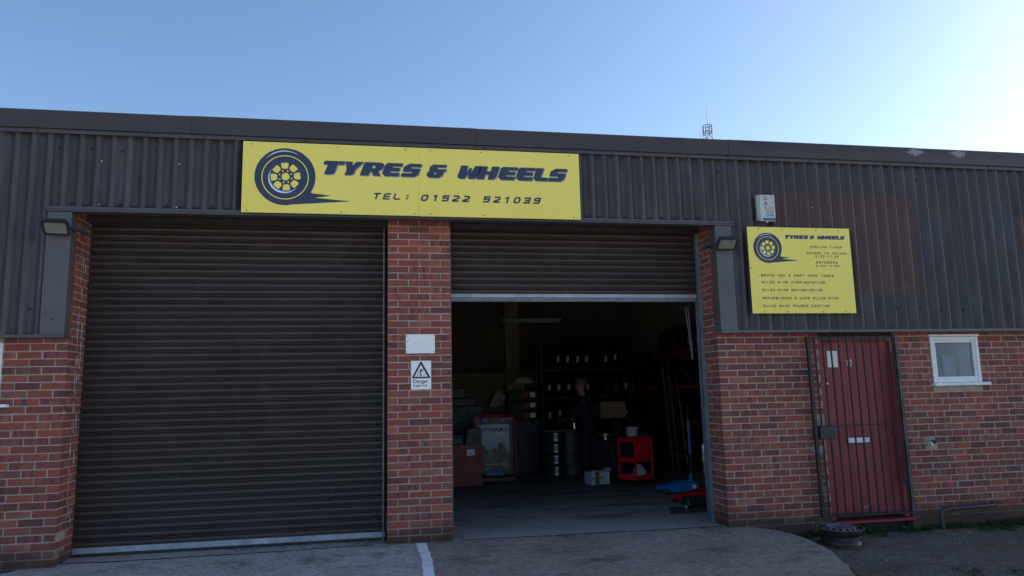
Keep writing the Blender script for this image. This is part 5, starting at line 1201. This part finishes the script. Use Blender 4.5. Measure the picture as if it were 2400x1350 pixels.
# trolley jacks
def jack(label, loc, rz, mat, handle, group='trolley jacks by the doorway'):
    root = thing('trolley_jack', label, 'trolley jack', loc, rz, group)
    for sy in (-.11, .11):
        b = MB(); b.prism([(-.27, .05), (-.29, .095), (-.18, .115), (.05, .165), (.25, .175), (.29, .15), (.30, .06), (.10, .035), (-.15, .03)], sy - .006, sy + .006); b.build('side_plate', mat, root)
    b = MB(); b.prism([(-.25, .08), (.20, .13), (.20, .165), (-.10, .145), (-.26, .11)], -.05, .05); b.lathe([(.001, .10), (.04, .10), (.05, .135), (.001, .135)], 14, (-.235, 0, 0)); b.build('lift_arm', mat, root)
    b = MB(); b.box(.12, .29, -.104, .104, .06, .15, .01); b.build('cylinder_block', mat, root)
    for x, r_ in ((-.22, .05), (.25, .04)):
        for sy in (-.13, .13):
            b = MB(); b.lathe([(.001, sy - .018), (r_, sy - .018), (r_, sy + .018), (.001, sy + .018)], 18, (x, 0, r_), 'y'); wh = b.build('wheel', 'plastic_black', root)
            b = MB(); b.lathe([(.001, sy - .0195), (r_ * .5, sy - .0195), (r_ * .5, sy - .017)], 12, (x, 0, r_), 'y'); b.build('wheel_hub', 'steel', wh)
    if handle:
        b = MB(); b.tube([(.22, 0, .15), (.235, 0, .27)], .032, 10); b.build('handle_socket', mat, root)
        b = MB(); b.tube([(.242, 0, .26), (.24, 0, .56)], .012, 8); b.tube([(.235, 0, 1.03), (.233, 0, 1.19)], .010, 8); b.build('handle_rod', 'iron', root)
        b = MB(); b.tube([(.24, 0, .56), (.235, 0, 1.04)], .021, 10); b.build('handle_sleeve', mat, root)
        b = MB(); b.box(.20, .25, -.135, -.12, .07, .13); b.build('label', 'white', root)
    return root
jack('blue trolley jack with its long handle standing upright', (4.36, 2.76, 0), -0.03, 'bluetool', True)
jack('red trolley jack half hidden behind the right door guide', (4.20, 1.78, 0), 0.05, 'redjack', False)
b = MB(); b.prism([(3.52, .98), (4.2, 1.0), (4.3, 1.45), (3.72, 1.5)], .001, .012, 'xy'); o = b.build('rubber_mat', pm('dusty_rubber', (0.06, 0.06, 0.06), .8)); tag(o, 'black rubber mat at the foot of the right door guide', 'mat')
o = thing('torque_wrench', 'chrome wrench lying on the black rubber mat', 'tool', (3.86, 1.2, .02))
b = MB(); b.tube([(-.02, 0, .02), (.45, .03, .02)], .008, 8); b.build('wrench_bar', 'chrome', o)
b = MB(); b.tube([(-.03, 0, -.005), (-.03, 0, .05)], .026, 10); b.build('wrench_head', 'chrome', o)
b = MB(); b.box(3.95, 4.25, 1.42, 1.62, .013, .12, .02); o = b.build('small_toolbox', 'plastic_black'); tag(o, 'small black tool box between the red jack and the mat', 'tool box')
# bin
bn = thing('steel_bin', 'tall chrome pedal bin behind the blue jack handle', 'bin', (6.02, 5.35, 0))
b = MB(); b.lathe([(.001, .0), (.155, .0), (.155, .50), (.001, .50)], 28); b.build('bin_body', 'chrome', bn)
b = MB(); b.lathe([(.16, .501), (.162, .53), (.10, .56), (.001, .565)], 28); b.build('bin_lid', 'plastic_black', bn)
# hanging chain of the shutter
ch = thing('pull_chain', 'looped steel pull chain hanging beside the open shutter', 'chain', (3.70, 0.52, 0))
b = MB()
def link(p, d, rot):
    pts = []
    for i in range(8):
        a = 2 * pi * i / 8; u_, v_ = .0075 * cos(a), .014 * sin(a)
        pts.append((p[0] + (u_ if rot else 0), p[1] + (0 if rot else u_), p[2] + v_))
    b.tube(pts, .0023, 4, closed=True)
for x0_, x1_ in ((0, .03), (-.035, .02)):
    for i in range(34):
        t = i / 33; link((x0_ + (x1_ - x0_) * t, 0, 2.50 - .62 * t), 0, i % 2)
b.build('chain_link', 'steel', ch, 'stuff')
b = MB(); b.box(-.06, .06, -.03, .03, 2.5, 2.52); b.box(-.02, .02, -.02, .02, 2.52, 3.2); b.build('chain_bracket', 'iron', ch)
# wall shelf at rear corner
ws = thing('wall_shelf', 'small black wall shelf in the rear corner beside the tyre rack', 'shelf', (6.05, 8.6, 2.16))
b = MB(); b.box(0, .55, 0, .25, 0, .03); b.build('shelf_board', 'plastic_black', ws)
b = MB(); b.box(.28, .36, .1, .2, .03, .26); b.box(0.02, .05, .2, .25, -2.16, 0); b.box(.5, .53, .2, .25, -2.16, 0); b.build('shelf_support', 'plastic_black', ws)

# ------------------------------------------------------------------ the worker
def skin_fig(name, joints, bones, mat, parent=None, sub=2):
    me = bpy.data.meshes.new(name); keys = list(joints)
    me.from_pydata([joints[k_][0] for k_ in keys], [(keys.index(a), keys.index(c2)) for a, c2 in bones], [])
    me.materials.append(M[mat]); o = bpy.data.objects.new(name, me); C.objects.link(o); o.parent = parent
    md = o.modifiers.new('Skin', 'SKIN'); md.use_smooth_shade = True
    lay = me.skin_vertices[0].data if me.skin_vertices else None
    if lay is None:
        bm = bmesh.new(); bm.from_mesh(me); bm.verts.layers.skin.verify(); bm.to_mesh(me); bm.free(); lay = me.skin_vertices[0].data
    for i, k_ in enumerate(keys):
        r_ = joints[k_][1]; lay[i].radius = (r_, r_) if isinstance(r_, (int, float)) else r_
        lay[i].use_root = (i == 0)
    sb = o.modifiers.new('Sub', 'SUBSURF'); sb.levels = sub; sb.render_levels = sub
    return o
# faces -x/-y (left, slightly to us), leaning over the work
J_ = {'pelvis': ((0, 0, .93), .125), 'waist': ((-.02, 0, 1.08), .12), 'chest': ((-.06, -.01, 1.28), (.155, .125)), 'neck0': ((-.08, -.01, 1.43), .075), 'neck': ((-.10, -.015, 1.49), .055), 'chin': ((-.125, -.02, 1.555), .07), 'head': ((-.12, -.02, 1.63), .088), 'crown': ((-.11, -.02, 1.68), .07),
 'shl': ((-.06, -.17, 1.39), .062), 'ell': ((-.16, -.24, 1.14), .045), 'wrl': ((-.36, -.16, 1.05), .030), 'hdl': ((-.42, -.13, 1.04), .034),
 'shr': ((-.06, .16, 1.39), .062), 'elr': ((-.15, .22, 1.14), .045), 'wrr': ((-.35, .15, 1.04), .030), 'hdr': ((-.41, .12, 1.03), .034),
 'hipl': ((0, -.10, .86), .095), 'knl': ((-.03, -.12, .49), .062), 'anl': ((.02, -.13, .09), .042), 'tol': ((-.13, -.15, .04), .035),
 'hipr': ((0, .10, .86), .095), 'knr': ((-.01, .13, .49), .062), 'anr': ((.05, .14, .09), .042), 'tor': ((-.10, .15, .04), .035)}
Bn = [('pelvis', 'waist'), ('waist', 'chest'), ('chest', 'neck0'), ('neck0', 'neck'), ('neck', 'chin'), ('chin', 'head'), ('head', 'crown'), ('chest', 'shl'), ('shl', 'ell'), ('ell', 'wrl'), ('wrl', 'hdl'), ('chest', 'shr'), ('shr', 'elr'), ('elr', 'wrr'), ('wrr', 'hdr'), ('pelvis', 'hipl'), ('hipl', 'knl'), ('knl', 'anl'), ('anl', 'tol'), ('pelvis', 'hipr'), ('hipr', 'knr'), ('knr', 'anr'), ('anr', 'tor')]
for s_, hx in (('l', (-.42, -.13, 1.04)), ('r', (-.41, .12, 1.03))):
    sg = 1 if s_ == 'l' else -1
    for i in range(4):
        dy = (i - 1.5) * .019; ln = (.036, .042, .040, .032)[i]
        J_['f%s%da' % (s_, i)] = ((hx[0] - .04, hx[1] + dy, hx[2] - .004), .0095); J_['f%s%db' % (s_, i)] = ((hx[0] - .04 - ln, hx[1] + dy * 1.1, hx[2] - .022), .0085); J_['f%s%dc' % (s_, i)] = ((hx[0] - .045 - ln, hx[1] + dy * 1.1, hx[2] - .052), .007)
        Bn += [('hd' + s_, 'f%s%da' % (s_, i)), ('f%s%da' % (s_, i), 'f%s%db' % (s_, i)), ('f%s%db' % (s_, i), 'f%s%dc' % (s_, i))]
    J_['t%sa' % s_] = ((hx[0] + .0, hx[1] + sg * .035, hx[2] - .012), .011); J_['t%sb' % s_] = ((hx[0] - .035, hx[1] + sg * .045, hx[2] - .035), .009)
    Bn += [('hd' + s_, 't%sa' % s_), ('t%sa' % s_, 't%sb' % s_)]
J_['nose0'] = ((-.205, -.02, 1.615), .016); J_['nose'] = ((-.225, -.02, 1.598), .011); Bn += [('head', 'nose0'), ('nose0', 'nose')]
person = skin_fig('person', J_, Bn, 'skin'); person.location = (3.60, 4.66, 0)
person.rotation_euler = (0, 0, radians(-38)); tag(person, 'worker in dark navy clothes and grey beanie bending over wheels', 'person')
ck = ['pelvis', 'waist', 'chest', 'neck0', 'shl', 'ell', 'wrl', 'shr', 'elr', 'wrr', 'hipl', 'knl', 'anl', 'hipr', 'knr', 'anr']
J_['neck0'] = (J_['neck0'][0], .07)
JC = {k_: (J_[k_][0], tuple(v + .014 for v in J_[k_][1]) if isinstance(J_[k_][1], tuple) else J_[k_][1] + .014) for k_ in ck}
JC['neck0'] = (J_['neck0'][0], .098); JC['chest'] = (J_['chest'][0], (.180, .155)); JC['shl'] = (J_['shl'][0], .085); JC['shr'] = (J_['shr'][0], .085)
BC = [(a, c2) for a, c2 in Bn if a in JC and c2 in JC]
skin_fig('overalls', JC, BC, 'cloth', person)
JG = {k_: (v[0], v[1] + .0035) for k_, v in J_.items() if k_[:2] in ('wr', 'hd') or (k_[0] == 'f') or (k_[0] == 't' and len(k_) == 3 and k_[1] in 'lr' and k_[2] in 'ab')}
for s_ in 'lr':
    sub = {k_: v for k_, v in JG.items() if (k_ in ('wr' + s_, 'hd' + s_)) or (k_[0] in 'ft' and k_[1] == s_)}
    skin_fig('work_glove', sub, [(a, c2) for a, c2 in Bn if a in sub and c2 in sub], 'plastic_black', person, 1)
b = MB(); b.lathe([(.097, -.01), (.101, .02), (.094, .06), (.066, .092), (.03, .104), (.0005, .107)], 20, (-.108, -.02, 1.645)); b.lathe([(.100, -.015), (.105, .0), (.104, .022), (.099, .03)], 20, (-.108, -.02, 1.640)); b.build('beanie', 'beanie', person)
b = MB(); b.ball((-.20, -.052, 1.632), .009, 6); b.ball((-.20, .012, 1.632), .009, 6); b.build('eye', 'white', person)
b = MB(); b.box(-.212, -.198, -.045, .005, 1.572, 1.578); b.build('mouth', 'redlabel', person)
for sy in (-.108, .07):
    b = MB(); b.ball((-.115, sy, 1.61), .024, 8, (.8, .4, 1.2)); b.build('ear', 'skin', person)
for s_, (x, y) in (('l', (.02, -.13)), ('r', (.05, .14))):
    b = MB(); b.prism([(x + .06, 0), (x + .055, .13), (x - .045, .13), (x - .07, .085), (x - .17, .07), (x - .20, .03), (x - .20, 0)], y - .05, y + .045); b.build('boot', 'plastic_black', person)
